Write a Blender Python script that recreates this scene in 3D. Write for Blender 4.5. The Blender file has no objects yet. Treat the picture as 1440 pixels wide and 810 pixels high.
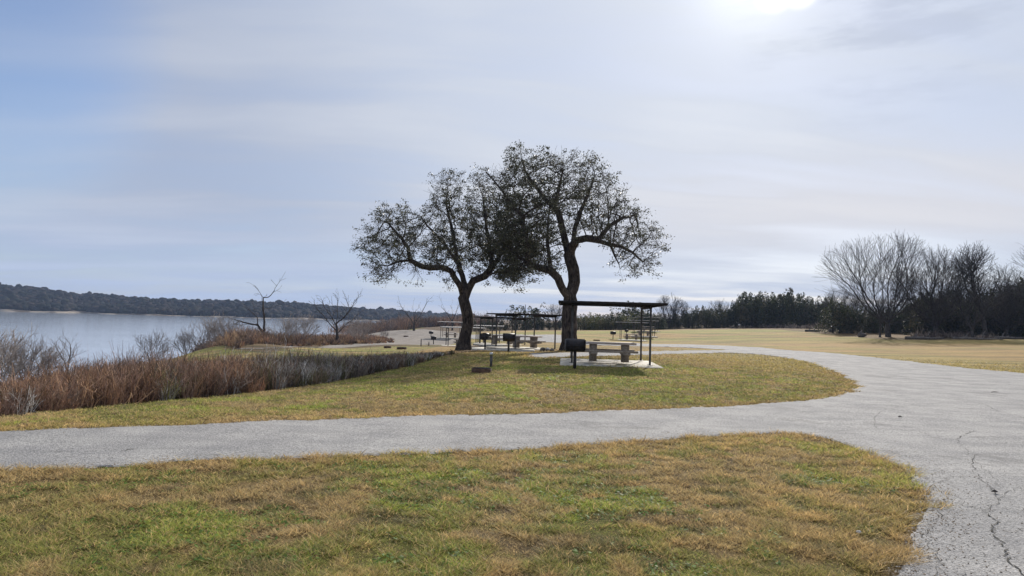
import bpy, math, random
import numpy as np
from mathutils import Vector
PI = math.pi
S = bpy.context.scene
COL = S.collection
RNG = np.random.default_rng(7)
random.seed(7)

# ------------------------------------------------------------------ camera
CAM = np.array([0.0, 0.0, 1.65])
FPX = 1000.0
PITCH, ROLL = math.atan(0.044), math.atan(0.028)
_f = np.array([0, math.cos(PITCH), math.sin(PITCH)])
_r0 = np.array([1.0, 0, 0]); _u0 = np.array([0, -math.sin(PITCH), math.cos(PITCH)])
_r = _r0*math.cos(ROLL) + _u0*math.sin(ROLL)
_u = _u0*math.cos(ROLL) - _r0*math.sin(ROLL)
cd = bpy.data.cameras.new('camera'); cam = bpy.data.objects.new('camera', cd); COL.objects.link(cam)
cd.sensor_width = 36; cd.lens = 25; cd.clip_start = 0.05; cd.clip_end = 20000
from mathutils import Matrix
cam.matrix_world = Matrix(((_r[0], _u[0], -_f[0], CAM[0]), (_r[1], _u[1], -_f[1], CAM[1]),
                           (_r[2], _u[2], -_f[2], CAM[2]), (0, 0, 0, 1)))
S.camera = cam
S.render.resolution_x = 1024; S.render.resolution_y = 576

def ray(px, py):
    d = _f + _r*(px-720)/FPX + _u*(405-py)/FPX
    return d/np.linalg.norm(d)

# ------------------------------------------------------------------ sun, sky, exposure
SUN = ray(1058, -42)
SUN_EL = math.asin(SUN[2]); SUN_AZ = math.atan2(SUN[0], SUN[1])
sl = bpy.data.lights.new('sun', 'SUN'); sun = bpy.data.objects.new('sun', sl); COL.objects.link(sun)
sl.energy = 5.0; sl.angle = math.radians(0.7); sl.color = (1.0, 0.93, 0.84)
sun.rotation_euler = Vector(-SUN).to_track_quat('-Z', 'Y').to_euler()
sun.location = (0, 0, 60)
S.view_settings.view_transform = 'Standard'; S.view_settings.look = 'None'
S.view_settings.exposure = 0.12; S.view_settings.gamma = 1.0; S.view_settings.use_curve_mapping = False

class NT:
    """small helper for writing node trees"""
    def __init__(s, tree): s.t = tree; s.n = tree.nodes; s.l = tree.links
    def new(s, typ, **kw):
        n = s.n.new(typ)
        for k, v in kw.items(): setattr(n, k, v)
        return n
    def link(s, a, b): s.l.new(a, b)
    def put(s, sock, v):
        if isinstance(v, (int, float)): sock.default_value = v
        elif isinstance(v, (tuple, list, np.ndarray)):
            v = tuple(float(q) for q in v)
            sock.default_value = v if len(v) == len(sock.default_value) else v + (1.0,)
        else: s.l.new(v, sock)
    def math(s, op, a, b=0.0, c=0.0, clamp=False):
        n = s.new('ShaderNodeMath', operation=op, use_clamp=clamp)
        s.put(n.inputs[0], a); s.put(n.inputs[1], b)
        if len(n.inputs) > 2: s.put(n.inputs[2], c)
        return n.outputs[0]
    def vmath(s, op, a, b=None, out=0):
        n = s.new('ShaderNodeVectorMath', operation=op); s.put(n.inputs[0], a)
        if b is not None: s.put(n.inputs[1], b)
        return n.outputs['Value'] if op in ('DOT_PRODUCT', 'LENGTH', 'DISTANCE') else n.outputs[0]
    def mix(s, f, a, b, blend='MIX'):
        n = s.new('ShaderNodeMix', data_type='RGBA', blend_type=blend); n.clamp_factor = True
        s.put(n.inputs[0], f); s.put(n.inputs[6], a); s.put(n.inputs[7], b); return n.outputs[2]
    def noise(s, vec, scale, detail=4, rough=0.55, dist=0.0):
        n = s.new('ShaderNodeTexNoise'); s.put(n.inputs['Vector'], vec)
        n.inputs['Scale'].default_value = scale; n.inputs['Detail'].default_value = detail
        n.inputs['Roughness'].default_value = rough; n.inputs['Distortion'].default_value = dist
        return n.outputs['Fac']
    def ramp(s, f, lo, hi, a=0.0, b=1.0, smooth=True):
        n = s.new('ShaderNodeMapRange'); n.interpolation_type = 'SMOOTHSTEP' if smooth else 'LINEAR'
        s.put(n.inputs[0], f); n.inputs[1].default_value = lo; n.inputs[2].default_value = hi
        n.inputs[3].default_value = a; n.inputs[4].default_value = b; return n.outputs[0]

W = bpy.data.worlds.new('World'); S.world = W; W.use_nodes = True
w = NT(W.node_tree); w.n.clear()
wo = w.new('ShaderNodeOutputWorld'); bg = w.new('ShaderNodeBackground'); bg.inputs[1].default_value = 0.1
sky = w.new('ShaderNodeTexSky', sky_type='NISHITA'); sky.sun_disc = False
sky.sun_elevation = SUN_EL; sky.sun_rotation = SUN_AZ
sky.air_density = 1.0; sky.dust_density = 0.6; sky.ozone_density = 2.0
tc = w.new('ShaderNodeTexCoord'); vdir = w.vmath('NORMALIZE', tc.outputs['Generated'])
sx = w.new('ShaderNodeSeparateXYZ'); w.put(sx.inputs[0], vdir)
X_, Y_, Z_ = sx.outputs
zz = w.math('ADD', w.math('MAXIMUM', Z_, 0.0), 0.10)
cx_ = w.new('ShaderNodeCombineXYZ')
w.put(cx_.inputs[0], w.math('DIVIDE', X_, zz)); w.put(cx_.inputs[1], w.math('MULTIPLY', w.math('DIVIDE', Y_, zz), 1.7))
pl = cx_.outputs[0]
rotp = w.new('ShaderNodeVectorRotate'); rotp.inputs['Angle'].default_value = math.radians(-10); w.put(rotp.inputs[0], pl)
warp = w.noise(rotp.outputs[0], 0.35, 3, 0.5)
wv = w.new('ShaderNodeCombineXYZ'); w.put(wv.inputs[0], w.math('MULTIPLY', warp, 1.2)); w.put(wv.inputs[1], w.math('MULTIPLY', warp, 1.8))
pv = w.vmath('ADD', rotp.outputs[0], wv.outputs[0])
st = w.vmath('MULTIPLY', pv, (0.35, 1.0, 1.0))
n1 = w.noise(st, 0.85, 4, 0.5)
n2 = w.noise(w.vmath('ADD', pv, (11.0, 3.0, 0)), 0.55, 5, 0.5)
cover = w.math('ADD', w.math('MULTIPLY', n1, 0.6), w.math('MULTIPLY', n2, 0.4))
cs = w.vmath('DOT_PRODUCT', vdir, tuple(SUN))
csp = w.math('MAXIMUM', cs, 0.0)
halo = w.math('POWER', csp, 5.0); glow = w.math('POWER', csp, 50.0); core = w.math('POWER', csp, 420.0)
# cloud veil: thickest towards the right, thin at the top left
veil = w.math('ADD', w.ramp(cover, 0.36, 0.60, -0.16, 0.10), w.ramp(X_, -0.95, 0.35, 0.985, 0.995))
def blob(px, py, rad):
    c = w.vmath('DOT_PRODUCT', vdir, tuple(ray(px, py)))
    return w.ramp(c, math.cos(rad), 1.0, 0.0, 1.0)
veil = w.math('SUBTRACT', veil, w.math('MULTIPLY', blob(-40, 62, 0.22), 0.70))
lowl = w.ramp(Z_, 0.0, 0.16, 1.0, 0.0)
veil = w.math('SUBTRACT', veil, w.math('MULTIPLY', lowl, w.ramp(n2, 0.40, 0.62, 0.22, 0.05)), clamp=True)
# cloud colour: grey-blue away from the sun, whiter around it
cc = w.mix(w.ramp(halo, 0.15, 0.75), (0.465, 0.515, 0.625), (0.68, 0.715, 0.785))
hz_ = w.ramp(Z_, 0.0, 0.17, 1.0, 0.0)
cc = w.mix(w.math('MULTIPLY', hz_, w.ramp(X_, -0.2, 0.45, 0.85, 0.35)), cc, (0.48, 0.57, 0.75))
cc = w.mix(w.ramp(cover, 0.40, 0.62, 0.0, 1.0), w.mix(1.0, cc, (0.80, 0.84, 0.91), 'MULTIPLY'), cc)
warm = w.math('MULTIPLY', w.ramp(Z_, 0.05, 0.15, 0.0, 1.0), w.ramp(Z_, 0.14, 0.27, 1.0, 0.0))
cc = w.mix(w.math('MULTIPLY', warm, w.ramp(X_, -0.2, 0.4, 0.0, 0.55)), cc, (0.72, 0.70, 0.72))
gl = w.math('ADD', w.math('MULTIPLY', glow, 0.11), w.math('MULTIPLY', core, 0.30))
glc = w.new('ShaderNodeVectorMath', operation='SCALE'); w.put(glc.inputs[0], (1.0, 0.985, 0.96)); w.put(glc.inputs[3], gl)
cc = w.mix(1.0, cc, glc.outputs[0], 'ADD')
brk = w.math('MAXIMUM', blob(1090, -14, .036), blob(1125, -18, .034))
cc = w.mix(w.ramp(w.math('ADD', brk, w.math('MULTIPLY', w.math('SUBTRACT', n2, .5), .8)), .15, 1.0), cc, (1.1, 1.1, 1.12))
# grey underside of the cloud bank beside the sun
gb = w.math('MULTIPLY', blob(1250, -20, 0.20), w.ramp(w.noise(w.vmath('MULTIPLY', vdir, (3.0, 3.0, 14.0)), 2.2, 5, 0.6), 0.40, 0.62))
cc = w.mix(w.math('MULTIPLY', gb, 0.55), cc, (0.42, 0.47, 0.58))
ten = w.new('ShaderNodeVectorMath', operation='SCALE'); w.put(ten.inputs[0], cc); ten.inputs[3].default_value = 10.0
skyc = w.mix(1.0, sky.outputs[0], (0.93, 0.97, 1.12), 'MULTIPLY')
fin = w.mix(veil, skyc, ten.outputs[0])
w.put(bg.inputs[0], fin); w.link(bg.outputs[0], wo.inputs[0])

# ------------------------------------------------------------------ numpy noise, terrain
def _hash(ix, iy, seed):
    h = (ix.astype(np.int64)*374761393 + iy.astype(np.int64)*668265263 + seed*982451653) & 0xffffffff
    h = ((h ^ (h >> 13))*1274126177) & 0xffffffff
    h = h ^ (h >> 16)
    return (h & 0xffff)/65535.0
def vnoise(x, y, seed=0):
    ix = np.floor(x); iy = np.floor(y); fx = x-ix; fy = y-iy
    fx = fx*fx*(3-2*fx); fy = fy*fy*(3-2*fy)
    a = _hash(ix, iy, seed); b = _hash(ix+1, iy, seed); c = _hash(ix, iy+1, seed); d = _hash(ix+1, iy+1, seed)
    return (a*(1-fx)+b*fx)*(1-fy)+(c*(1-fx)+d*fx)*fy
def fbm(x, y, seed=0, oct=4):
    s = 0; a = 0.5; t = 0
    for k in range(oct):
        s = s+a*vnoise(x*2**k+13.7*k, y*2**k-7.3*k, seed+k); t += a; a *= 0.5
    return s/t
def sstep(a, b, x):
    t = np.clip((x-a)/(b-a), 0, 1); return t*t*(3-2*t)

WATER_Z = -3.5
_ctl = [(-.7,3,0),(0,3,0),(.7,3,0),(-.7,6,0),(0,6,0),(.7,6,0),(-.7,10,0),(-.35,12,0),(0,12,0),(.35,12,0),(.7,12,0),
 (0,20,0),(.1,26,0.0),(.3,26,0),(.5,25,0),(.7,30,.0),(.3,36,0),(.12,36,-.05),(0.03,44,-.2),(-.06,34,-.12),(-.013,56,-.45),(-.07,85,-1.75),
 (-.086,105,-1.5),(-.034,95,-1.6),(.165,95,-.66),(.185,105,-.42),(.185,120,.15),(.21,150,.36),(.28,160,.9),(.38,160,1.43),(.48,130,1.44),
 (.53,100,.72),(.61,88,.55),(.72,88,.9),(.9,90,1.0),(.7,140,1.4),(.08,160,-.5),(-.02,150,-1.0),(-.08,160,-1.4),(.24,60,-.08),(.48,45,.05),(.72,45,.15),
 (.1,60,-.25),(.05,95,-.8),(-.27,45,-.85),(-.16,60,-1.0),(-.32,60,-1.2),(-.42,52,-1.15),(-.14,120,-1.95),(-.14,220,-2.6),
 (-.7,15,-.5),(-.7,25,-1.6),(-.7,40,-2.8),(-.7,50,-3.7),(-.7,80,-5),(-.5,20,-.75),(-.5,30,-1.2),(-.5,50,-2.2),(-.5,70,-3.5),(-.5,110,-5),
 (-.35,22,-.55),(-.35,75,-1.8),(-.35,95,-3.2),(-.35,120,-4.3),(-.35,160,-5.5),(-.25,24,-.5),(-.25,100,-2.1),(-.25,130,-3.4),(-.25,160,-4.5),
 (-.2,160,-3.3),(-.2,200,-4.6),(-.17,250,-3.4),(-.17,330,-4.6),(-.12,350,-2.9),(-.12,520,-3.3),(-.12,760,-4),(-.05,400,-1.5),(0,500,0),
 (.3,300,1.6),(.7,300,1.8),(.3,1000,2),(.7,1000,2),(0,1000,1),(.3,2500,2),(.7,2500,2),(0,2500,0),(-.2,2500,-6),(-.7,2500,-6),
 (-.25,400,-6),(-.7,400,-6),(-.25,1000,-6),(-.7,1000,-6),(-.5,250,-6)]
_cp = []; _cz = []
for a, D, z in _ctl:
    th = math.atan(a); _cp.append((th*1.6, math.log(D*math.sqrt(1+a*a)))); _cz.append(z)
for th, zs in ((1.2, (0, 0, 0, 1, 1, 1)), (2.2, (0,)*6), (PI, (0,)*6), (-PI, (0,)*6), (-2.2, (0, -.2, -2.5, -5, -6, -6)), (-1.2, (0, -.4, -3.2, -5, -6, -6))):
    for r_, z in zip((3, 12, 45, 150, 600, 2500), zs): _cp.append((th*1.6, math.log(r_))); _cz.append(z)
_cp = np.array(_cp); _cz = np.array(_cz)
def _phi(d2): return -np.sqrt(d2+0.02)
_A = _phi(((_cp[:, None]-_cp[None])**2).sum(-1)) + np.eye(len(_cp))*-0.004
_wt = np.linalg.solve(_A, _cz)
def zt(x, y):
    x = np.asarray(x, float); y = np.asarray(y, float); sh = x.shape; x = x.ravel(); y = y.ravel()
    out = np.empty(len(x))
    for i in range(0, len(x), 40000):
        X = x[i:i+40000]; Y = y[i:i+40000]
        r = np.maximum(np.hypot(X, Y), 2.0); th = np.arctan2(X, Y)
        p = np.stack([th*1.6, np.log(r)], 1)
        z = _phi(((p[:, None]-_cp[None])**2).sum(-1)) @ _wt
        z = z*sstep(2.0, 9.0, r)
        out[i:i+40000] = z + (fbm(X*0.5, Y*0.5, 3, 3)-0.5)*0.05*sstep(2, 6, r) + (fbm(X*0.04, Y*0.04, 5, 2)-0.5)*0.25*sstep(60, 200, r)
    return out.reshape(sh)
_T = np.geomspace(2.5, 3000, 2600)
def ground(px, py, dz=0.0):
    d = ray(px, py); P = CAM[None]+_T[:, None]*d[None]
    h = P[:, 2]-zt(P[:, 0], P[:, 1])-dz
    k = np.where(h < 0)[0]
    if len(k) == 0: k = [len(_T)-1]
    k = max(k[0], 1); t0, t1 = _T[k-1], _T[k]; h0, h1 = h[k-1], h[k]
    t = t0+(t1-t0)*(h0/(h0-h1) if h0 != h1 else 0)
    p = CAM+d*t; return np.array([p[0], p[1]])
def onground(px, depth):            # ground point in the picture column px at a given distance along +Y
    x = (px-720)/FPX*depth
    for _ in range(3):
        z = float(zt(x, depth)); v = np.array([x, depth, z])-CAM
        cxp = 720+FPX*(v@_r)/(v@_f); x += (px-cxp)/FPX*depth
    return np.array([x, depth, float(zt(x, depth))])
def project(P):
    v = np.asarray(P)-CAM; d = v@_f
    return 720+FPX*(v@_r)/d, 405-FPX*(v@_u)/d
# (used only while authoring: to read the density of a crown off the photograph)
def plane_pt(px, py, depth):       # 3D point seen at px,py on the plane Y = depth
    d = ray(px, py); return CAM+d*(depth/d[1])

def sdf_poly(poly, P):             # negative inside
    P = np.asarray(P, float); out = np.empty(len(P)); near = np.empty((len(P), 2))
    a = poly; b = np.roll(poly, -1, 0)
    for i in range(0, len(P), 20000):
        q = P[i:i+20000]; pa = q[:, None]-a[None]; ba = (b-a)[None]
        h = np.clip((pa*ba).sum(-1)/((ba*ba).sum(-1)+1e-12), 0, 1)
        c = a[None]+ba*h[..., None]; d = ((q[:, None]-c)**2).sum(-1); j = d.argmin(1)
        m = d[np.arange(len(q)), j]; near[i:i+20000] = c[np.arange(len(q)), j]
        cond = (a[None, :, 1] > q[:, None, 1]) != (b[None, :, 1] > q[:, None, 1])
        xs = a[None, :, 0]+(q[:, None, 1]-a[None, :, 1])*(b-a)[None, :, 0]/np.where((b-a)[None, :, 1] == 0, 1e-9, (b-a)[None, :, 1])
        ins = ((cond & (q[:, None, 0] < xs)).sum(1) % 2) == 1
        out[i:i+20000] = np.where(ins, -np.sqrt(m), np.sqrt(m))
    return out, near
def smoothpoly(poly, n=4, closed=True):   # Catmull-Rom refinement
    P = np.array(poly); N = len(P); out = []
    for i in range(N if closed else N-1):
        g = (lambda k: P[k % N]) if closed else (lambda k: P[min(max(k, 0), N-1)])
        p0, p1, p2, p3 = g(i-1), g(i), g(i+1), g(i+2)
        for k in range(n):
            t = k/n
            out.append(0.5*((2*p1)+(-p0+p2)*t+(2*p0-5*p1+4*p2-p3)*t*t+(-p0+3*p1-3*p2+p3)*t**3))
    if not closed: out.append(P[-1])
    return np.array(out)

# ------------------------------------------------------------------ mesh + object helpers
def tag(o, label=None, cat=None, group=None, kind=None):
    if label: o['label'] = label
    if cat: o['category'] = cat
    if group: o['group'] = group
    if kind: o['kind'] = kind
    return o
def mesh(name, V, F, mats, cols=None, smooth=False, mi=None, norm=None):
    """V (n,3); F list of face index arrays (m,k)"""
    me = bpy.data.meshes.new(name); V = np.asarray(V, np.float32)
    F = [np.asarray(f, np.int32) for f in (F if isinstance(F, list) else [F]) if len(f)]
    nl = sum(f.size for f in F); npoly = sum(len(f) for f in F)
    me.vertices.add(len(V)); me.vertices.foreach_set('co', V.ravel())
    me.loops.add(nl); me.polygons.add(npoly)
    me.loops.foreach_set('vertex_index', np.concatenate([f.ravel() for f in F]))
    tot = np.concatenate([np.full(len(f), f.shape[1], np.int32) for f in F])
    me.polygons.foreach_set('loop_start', np.concatenate([[0], np.cumsum(tot)[:-1]]).astype(np.int32))
    me.polygons.foreach_set('loop_total', tot)
    if smooth: me.polygons.foreach_set('use_smooth', np.ones(npoly, bool))
    for m in (mats if isinstance(mats, list) else [mats]): me.materials.append(m)
    if mi is not None: me.polygons.foreach_set('material_index', np.asarray(mi, np.int32))
    if cols is not None:
        c = np.ones((len(V), 4), np.float32); c[:, :3] = cols
        at = me.color_attributes.new('Col', 'FLOAT_COLOR', 'POINT'); at.data.foreach_set('color', c.ravel())
    me.update(calc_edges=True); me.validate()
    return me
def put(name, me, parent=None, loc=None):
    o = bpy.data.objects.new(name, me); COL.objects.link(o)
    if parent is not None: o.parent = parent
    if loc is not None: o.location = tuple(float(q) for q in loc)
    return o
def empty(name, loc, rz=0.0, scale=None):
    o = bpy.data.objects.new(name, None); COL.objects.link(o); o.location = tuple(float(q) for q in loc)
    o.rotation_euler = (0, 0, rz); o.empty_display_size = 0.3
    if scale is not None: o.scale = scale if isinstance(scale, tuple) else (scale,)*3
    return o
def copy_tree(o, parent=None):
    c = o.copy(); COL.objects.link(c)
    if parent is not None: c.parent = parent
    for ch in list(o.children): copy_tree(ch, c)
    return c

class MB:
    """collects boxes, tubes and prisms into one mesh"""
    def __init__(s): s.V = []; s.F = {3: [], 4: []}; s.n = 0; s.big = []
    def add(s, V, F):
        V = np.asarray(V, float)
        for f in F:
            if len(f) in (3, 4): s.F[len(f)].append([i+s.n for i in f])
            else: s.big.append([i+s.n for i in f])
        s.V.append(V); s.n += len(V)
    def box(s, c, d, bev=0.01, rz=0.0):
        cx, cy, cz = c; hx, hy, hz = d[0]/2, d[1]/2, d[2]/2; b = min(bev, hx*.45, hy*.45, hz*.45)
        V = []
        for sz in (-1, 1):
            for (ix, iz) in ((0, 1), (1, 0)):
                pass
        # bevelled box: three rings (bottom inset, lower, upper, top inset)
        def ring(ex, ey, z): return [(-ex, -ey, z), (ex, -ey, z), (ex, ey, z), (-ex, ey, z)]
        R = ring(hx-b, hy-b, -hz)+ring(hx, hy, -hz+b)+ring(hx, hy, hz-b)+ring(hx-b, hy-b, hz)
        F = [(3, 2, 1, 0), (12, 13, 14, 15)]
        for k in range(3):
            for i in range(4): F.append((k*4+i, k*4+(i+1) % 4, (k+1)*4+(i+1) % 4, (k+1)*4+i))
        R = np.array(R); ca, sa = math.cos(rz), math.sin(rz)
        R = np.stack([R[:, 0]*ca-R[:, 1]*sa+cx, R[:, 0]*sa+R[:, 1]*ca+cy, R[:, 2]+cz], 1)
        s.add(R, F); return s
    def tube(s, pts, rad, k=8, cap=True):
        pts = np.array(pts, float); n = len(pts)
        rad = np.full(n, rad) if np.isscalar(rad) else np.array(rad)
        V = []
        for i in range(n):
            d = pts[min(i+1, n-1)]-pts[max(i-1, 0)]; d = d/np.linalg.norm(d)
            a = np.array([0, 0, 1.0]) if abs(d[2]) < .9 else np.array([1.0, 0, 0])
            u = np.cross(d, a); u /= np.linalg.norm(u); v = np.cross(d, u)
            for j in range(k):
                t = 2*PI*j/k; V.append(pts[i]+rad[i]*(u*math.cos(t)+v*math.sin(t)))
        F = []
        for i in range(n-1):
            for j in range(k): F.append((i*k+j, i*k+(j+1) % k, (i+1)*k+(j+1) % k, (i+1)*k+j))
        if cap:
            V += [pts[0], pts[-1]]; c0, c1 = n*k, n*k+1
            for j in range(k): F.append((c0, (j+1) % k, j)); F.append((c1, (n-1)*k+j, (n-1)*k+(j+1) % k))
        s.add(V, F); return s
    def prism(s, prof, x0, x1):
        """profile [(y,z)...] extruded along x, end faces fanned"""
        k = len(prof); V = [(x0, y, z) for y, z in prof]+[(x1, y, z) for y, z in prof]
        cy = sum(p[0] for p in prof)/k; cz = sum(p[1] for p in prof)/k
        V += [(x0, cy, cz), (x1, cy, cz)]
        F = [(j, (j+1) % k, k+(j+1) % k, k+j) for j in range(k)]
        F += [(2*k, (j+1) % k, j) for j in range(k)]+[(2*k+1, k+j, k+(j+1) % k) for j in range(k)]
        s.add(V, F); return s
    def build(s, name, mat, parent=None, smooth=False):
        me = mesh(name, np.concatenate(s.V), [np.array(f) for f in s.F.values() if f], mat, smooth=smooth)
        return put(name, me, parent)

# ------------------------------------------------------------------ materials
def mat(name, rough=0.8, spec=0.3):
    m = bpy.data.materials.new(name); m.use_nodes = True; t = NT(m.node_tree)
    b = t.n['Principled BSDF']; b.inputs['Roughness'].default_value = rough
    b.inputs['Specular IOR Level'].default_value = spec
    return m, t, b
def bump(t, b, h, dist, strength=1.0):
    n = t.new('ShaderNodeBump'); n.inputs['Strength'].default_value = strength; n.inputs['Distance'].default_value = dist
    t.put(n.inputs['Height'], h); t.link(n.outputs[0], b.inputs['Normal'])
def objv(t): return t.new('ShaderNodeTexCoord').outputs['Object']
def posv(t): return t.new('ShaderNodeNewGeometry').outputs['Position']
def colattr(t): n = t.new('ShaderNodeVertexColor'); n.layer_name = 'Col'; return n.outputs[0]
def noisy(name, c1, c2, scale, rough=0.85, spec=0.3, bdist=0.0, bscale=None, detail=5, metal=0.0):
    m, t, b = mat(name, rough, spec); v = objv(t); n = t.noise(v, scale, detail, 0.6)
    t.put(b.inputs['Base Color'], t.mix(t.ramp(n, 0.35, 0.65), c1, c2)); b.inputs['Metallic'].default_value = metal
    if bdist: bump(t, b, t.noise(v, bscale or scale*3, 4, 0.6), bdist)
    return m
M = {}
m, t, b = mat('turf', 0.95, 0.1); v = posv(t); c = colattr(t)
n = t.noise(v, 45, 4, 0.7); n2 = t.noise(v, 7, 4, 0.6)
c2 = t.mix(1.0, c, t.mix(t.ramp(n, 0.3, 0.7), (0.45, 0.42, 0.38), (1.35, 1.35, 1.3)), 'MULTIPLY')
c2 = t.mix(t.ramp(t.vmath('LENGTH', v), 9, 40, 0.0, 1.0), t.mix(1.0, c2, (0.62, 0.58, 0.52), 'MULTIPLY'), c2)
t.put(b.inputs['Base Color'], t.mix(1.0, c2, t.mix(t.ramp(n2, 0.3, 0.7), (0.8, 0.78, 0.76), (1.15, 1.17, 1.15)), 'MULTIPLY'))
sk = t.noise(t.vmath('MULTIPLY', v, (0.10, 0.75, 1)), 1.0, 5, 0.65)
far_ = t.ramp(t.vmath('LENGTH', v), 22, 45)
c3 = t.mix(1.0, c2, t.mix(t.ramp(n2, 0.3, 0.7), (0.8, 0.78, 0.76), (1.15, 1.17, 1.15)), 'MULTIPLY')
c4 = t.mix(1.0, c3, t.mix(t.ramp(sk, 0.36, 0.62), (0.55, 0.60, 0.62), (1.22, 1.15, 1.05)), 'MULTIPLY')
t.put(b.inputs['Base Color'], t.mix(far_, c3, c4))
bump(t, b, t.noise(v, 30, 5, 0.75), 0.03); M['turf'] = m
def leafmat(name, trans=0.35, rough=0.6):
    m = bpy.data.materials.new(name); m.use_nodes = True; t = NT(m.node_tree); b = t.n['Principled BSDF']
    b.inputs['Roughness'].default_value = rough; b.inputs['Specular IOR Level'].default_value = 0.12
    c = colattr(t); t.put(b.inputs['Base Color'], c)
    tr = t.new('ShaderNodeBsdfTranslucent'); t.put(tr.inputs[0], c)
    mx = t.new('ShaderNodeMixShader'); mx.inputs[0].default_value = trans
    t.link(b.outputs[0], mx.inputs[1]); t.link(tr.outputs[0], mx.inputs[2]); t.link(mx.outputs[0], t.n['Material Output'].inputs[0])
    return m
M['blade'] = leafmat('grass_blades', 0.45); M['leaf'] = leafmat('oak_leaves', 0.3, 0.45); M['needle'] = leafmat('juniper_foliage', 0.12)
M['twig'] = leafmat('dry_stems', 0.08, 0.8)
m, t, b = mat('asphalt', 0.92, 0.18); v = posv(t)
a1 = t.noise(v, 38, 4, 0.85); a2 = t.noise(v, 1.1, 5, 0.6); a3 = t.noise(t.vmath('MULTIPLY', v, (0.25, 2.2, 1)), 1.2, 4, 0.6)
vo = t.new('ShaderNodeTexVoronoi'); t.put(vo.inputs['Vector'], v); vo.inputs['Scale'].default_value = 60
base = t.mix(t.ramp(a1, 0.40, 0.60), (0.20, 0.197, 0.19), (0.44, 0.43, 0.412))
base = t.mix(t.ramp(vo.outputs['Distance'], 0.0, 0.35, 0.35, 0.0), base, (0.5, 0.49, 0.47))
base = t.mix(1.0, base, t.mix(t.ramp(a2, 0.3, 0.7), (0.82, 0.82, 0.83), (1.12, 1.11, 1.09)), 'MULTIPLY')
st_ = t.ramp(t.noise(v, 0.5, 6, 0.7), 0.56, 0.63)
base = t.mix(t.math('MULTIPLY', st_, 0.38), base, (0.13, 0.125, 0.12))
base = t.mix(1.0, base, t.mix(t.ramp(a3, 0.3, 0.7), (0.9, 0.9, 0.9), (1.07, 1.06, 1.05)), 'MULTIPLY')
t.put(b.inputs['Base Color'], base); bump(t, b, t.math('ADD', a1, vo.outputs['Distance']), 0.008, 0.8); M['asphalt'] = m
m, t, b = mat('crack', 0.95, 0.1); t.put(b.inputs['Base Color'], t.mix(t.noise(posv(t), 30), (0.03, 0.03, 0.028), (0.09, 0.085, 0.07))); M['crack'] = m
M['gravel'] = noisy('gravel', (0.19, 0.165, 0.14), (0.29, 0.26, 0.225), 0.6, 0.95, 0.1, 0.02, 20)
M['concrete'] = noisy('concrete', (0.34, 0.315, 0.265), (0.60, 0.565, 0.48), 2, 0.85, 0.3, 0.004, 40)
m, t, b = mat('aggregate_concrete', 0.85, 0.3); v = objv(t)
vo = t.new('ShaderNodeTexVoronoi'); t.put(vo.inputs['Vector'], v); vo.inputs['Scale'].default_value = 45
cc_ = t.mix(t.math('MULTIPLY', t.new('ShaderNodeSeparateColor').outputs[0], 0), (0.3, 0.26, 0.22), (0.3, 0.26, 0.22))
sc = t.new('ShaderNodeSeparateColor'); t.link(vo.outputs['Color'], sc.inputs[0])
t.put(b.inputs['Base Color'], t.mix(1.0, t.mix(sc.outputs[0], (0.20, 0.155, 0.12), (0.42, 0.37, 0.30)), t.mix(t.noise(v, 3), (0.75, 0.75, 0.75), (1.15, 1.12, 1.1)), 'MULTIPLY'))
bump(t, b, vo.outputs['Distance'], 0.006); M['aggregate'] = m
M['tabletop'] = noisy('worn_concrete_top', (0.46, 0.38, 0.33), (0.64, 0.56, 0.50), 5, 0.75, 0.35, 0.003, 50)
M['brown_metal'] = noisy('brown_painted_steel', (0.018, 0.015, 0.013), (0.036, 0.03, 0.026), 6, 0.7, 0.2, 0.002, 30)
M['post_metal'] = noisy('grey_painted_steel', (0.06, 0.056, 0.053), (0.11, 0.103, 0.096), 8, 0.6, 0.3, 0.002, 30)
M['roof_metal'] = noisy('roof_sheet', (0.03, 0.026, 0.023), (0.055, 0.048, 0.042), 2, 0.65, 0.25)
M['glare_roof'] = noisy('glare_roof_sheet', (0.30, 0.28, 0.26), (0.45, 0.43, 0.4), 2, 0.5, 0.5)  # roof sheet with the glare on its top painted in as pale colour
M['black_iron'] = noisy('sooty_iron', (0.012, 0.011, 0.012), (0.035, 0.028, 0.028), 9, 0.6, 0.35, 0.003, 35)
M['rust'] = noisy('rusted_steel', (0.05, 0.028, 0.018), (0.12, 0.07, 0.045), 8, 0.85, 0.2, 0.004, 35)
M['ash'] = noisy('ash', (0.10, 0.095, 0.09), (0.25, 0.24, 0.22), 12, 0.95, 0.1)
M['steel'] = noisy('bare_steel', (0.45, 0.44, 0.42), (0.6, 0.6, 0.58), 10, 0.35, 0.5, metal=0.7)
M['stone'] = noisy('pale_stone', (0.5, 0.46, 0.4), (0.75, 0.72, 0.66), 8, 0.9, 0.2, 0.01, 20)
M['deadwood'] = noisy('weathered_wood', (0.06, 0.05, 0.045), (0.20, 0.18, 0.16), 6, 0.95, 0.1, 0.01, 20)
m, t, b = mat('oak_bark', 0.92, 0.15); v = objv(t); vs = t.vmath('MULTIPLY', v, (7, 7, 1.3))
nb = t.noise(vs, 1.8, 6, 0.65, 0.8)
t.put(b.inputs['Base Color'], t.mix(1.0, t.mix(t.ramp(nb, 0.38, 0.62), (0.020, 0.016, 0.014), (0.105, 0.088, 0.075)), t.mix(t.ramp(t.noise(v, 1.4, 4), 0.35, 0.65), (0.7, 0.66, 0.62), (1.3, 1.25, 1.2)), 'MULTIPLY'))
bump(t, b, nb, 0.06); M['bark'] = m
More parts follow.
